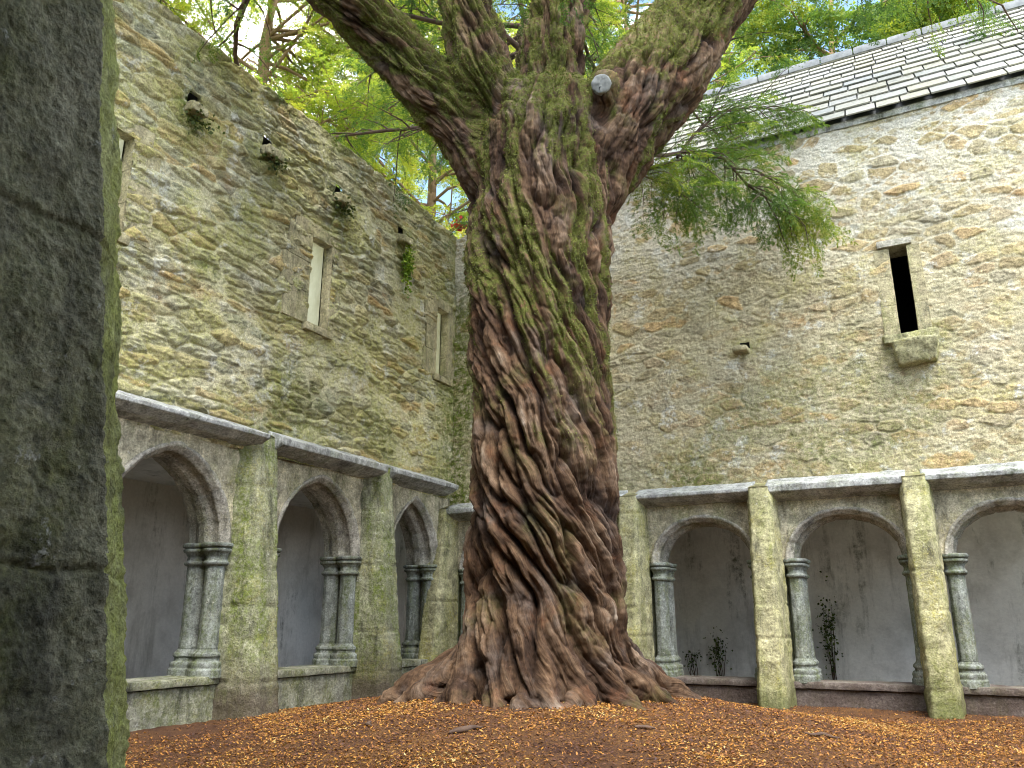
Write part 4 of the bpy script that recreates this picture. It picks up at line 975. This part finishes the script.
for k, (x, z, n_, sx, sz, lab) in enumerate([(-3.0, .52, 190, .07, .13, 'dark fern low on the passage wall inside the first right arch beside the yew'), (-1.46, .78, 330, .06, .25, 'tall dark creeper on the passage wall inside the middle right arch'), (-3.4, .42, 60, .06, .06, 'low dark fern at the foot of the passage wall beside the yew')]):
    pl = plant('wall_creeper', lab, 'creeper', (x, 12.27, z), (0, -1, 0), n_, (sx, .02, sz), .042, m_fernd, 20 + k, grp='plants on the right passage wall')
    rg = np.random.default_rng(70 + k); tp = []
    for j in range(7):
        t_ = np.linspace(0, 1, 7); xx = x + rg.normal(0, sx * .5) + np.cumsum(rg.normal(0, sx * .28, 7)); tp.append(tube(np.stack([xx, np.full(7, 12.325) - .02 * rg.random(7), .06 + (z + sz * rg.uniform(.6, 1.7) - .06) * t_], 1), np.linspace(.007, .002, 7), 5, 2))
    V, F = join(tp); mesh('stem', V, clean_faces(F), m_twig, pl)

# ------------------------------------------------------------------ the other two sides of the cloister, unseen plain walls added for closed-in light
def plain_wall(nm, box, parent, seed):
    V, F = rough_box(*box, 0.12, 0.03, 0.03, seed); n = len(V)
    return mesh(nm, V, F, m_right, parent, {'rnd': hash01((V[:, 0] * 3 + V[:, 1] * 3).astype(int), (V[:, 2] * 7).astype(int), (V[:, 2] * 0).astype(int), 3), 'mortar': np.full(n, .5), 'moss': np.full(n, .2)})
plain_wall('wall', (-6.9, 3.4, -0.2, YN - 0.04, 2.42, 6.9), bpy.data.objects['cloister_arcade.002'], 301)
plain_wall('quoin', (-6.76, -6.222, 9.965, 10.6, 2.3, 6.8), bldg, 305)
plain_wall('wall', (-6.9, -2.98, -0.2, YN - 0.04, -0.1, 2.415), bpy.data.objects['cloister_arcade.002'], 302)
plain_wall('wall', (0.84, 3.4, -0.2, YN - 0.04, -0.1, 2.415), bpy.data.objects['cloister_arcade.002'], 303)
opp = thing('stone_range', 'rubble range on the far right side of the garth, outside the frame, added to shape the light', 'stone building', (3.4, 5, 0))
plain_wall('wall', (3.4, 4.2, 0.5, 9.8, -0.1, 2.6), opp, 304)
sheet('plaster_wall', (-6.0, -2.3, -0.1), (9.4, 0, 0), (0, 0, 2.75), 60, 20, 0.014, 7, m_plaster, walk)
sheet('vault', (-6.0, -2.32, 2.6), (9.4, 0, 0), (0, 2.2, 0), 60, 20, 0.014, 8, m_plaster, walk)  # unseen near walk, added so the near pier is lit from the garth

# ------------------------------------------------------------------ world, sun, camera
SUN_EL, SUN_AZ = math.radians(60), math.radians(140)   # azimuth clockwise from +y
w = bpy.data.worlds.new('World'); SC.world = w; w.use_nodes = True; nt = w.node_tree
bg = nt.nodes['Background']; sky = nt.nodes.new('ShaderNodeTexSky'); sky.sky_type = 'NISHITA'; sky.sun_disc = False
sky.sun_elevation = SUN_EL; sky.sun_rotation = SUN_AZ; sky.air_density = 1.2; sky.dust_density = 0.6; sky.ozone_density = 2.0
tc = nt.nodes.new('ShaderNodeTexCoord'); nz = nt.nodes.new('ShaderNodeTexNoise'); nz.inputs['Scale'].default_value = 3.2; nz.inputs['Detail'].default_value = 8; nz.inputs['Roughness'].default_value = .62
mp = nt.nodes.new('ShaderNodeMapping'); mp.inputs['Scale'].default_value = (1, 1, 2.2); nt.links.new(tc.outputs['Generated'], mp.inputs[0]); nt.links.new(mp.outputs[0], nz.inputs['Vector'])
rp = nt.nodes.new('ShaderNodeValToRGB'); rp.color_ramp.elements[0].position = .47; rp.color_ramp.elements[1].position = .59; nt.links.new(nz.outputs['Fac'], rp.inputs[0])
mx = nt.nodes.new('ShaderNodeMix'); mx.data_type = 'RGBA'; nt.links.new(rp.outputs[0], mx.inputs['Factor']); sv = nt.nodes.new('ShaderNodeVectorMath'); sv.operation = 'SCALE'; sv.inputs['Scale'].default_value = 0.6; nt.links.new(sky.outputs[0], sv.inputs[0]); nt.links.new(sv.outputs[0], mx.inputs['A']); mx.inputs['B'].default_value = (10.0, 10.1, 10.3, 1)
nt.links.new(mx.outputs['Result'], bg.inputs[0]); bg.inputs[1].default_value = 0.09
sl_ = bpy.data.lights.new('sun', 'SUN'); sl_.energy = 0.8; sl_.angle = math.radians(30); sl_.color = (1.0, .95, .86)
so = bpy.data.objects.new('sun', sl_); C.objects.link(so)
sdir = Vector((math.sin(SUN_AZ) * math.cos(SUN_EL), math.cos(SUN_AZ) * math.cos(SUN_EL), math.sin(SUN_EL)))
so.rotation_euler = sdir.to_track_quat('Z', 'Y').to_euler(); so.location = sdir * 60
cam = bpy.data.cameras.new('camera'); cam.sensor_width = 36; cam.lens = 800 / 1024 * 36; cam.clip_start = .05; cam.clip_end = 1500
co_ = bpy.data.objects.new('camera', cam); C.objects.link(co_); co_.location = (0, 0, 1.0)
co_.rotation_euler = (math.radians(90) + math.atan(234 / 800), 0, math.radians(27.5)); SC.camera = co_
SC.view_settings.view_transform = 'Standard'; SC.view_settings.look = 'None'; SC.view_settings.gamma = 1; SC.view_settings.exposure = 3.25
try: SC.view_settings.use_curve_mapping = False
except Exception: pass
SC.render.engine = 'CYCLES'; SC.cycles.max_bounces = 8; SC.cycles.diffuse_bounces = 5; SC.cycles.transmission_bounces = 4; SC.cycles.use_denoising = True; SC.cycles.filter_width = 1.0
print('script', round(time.time() - T0, 1))
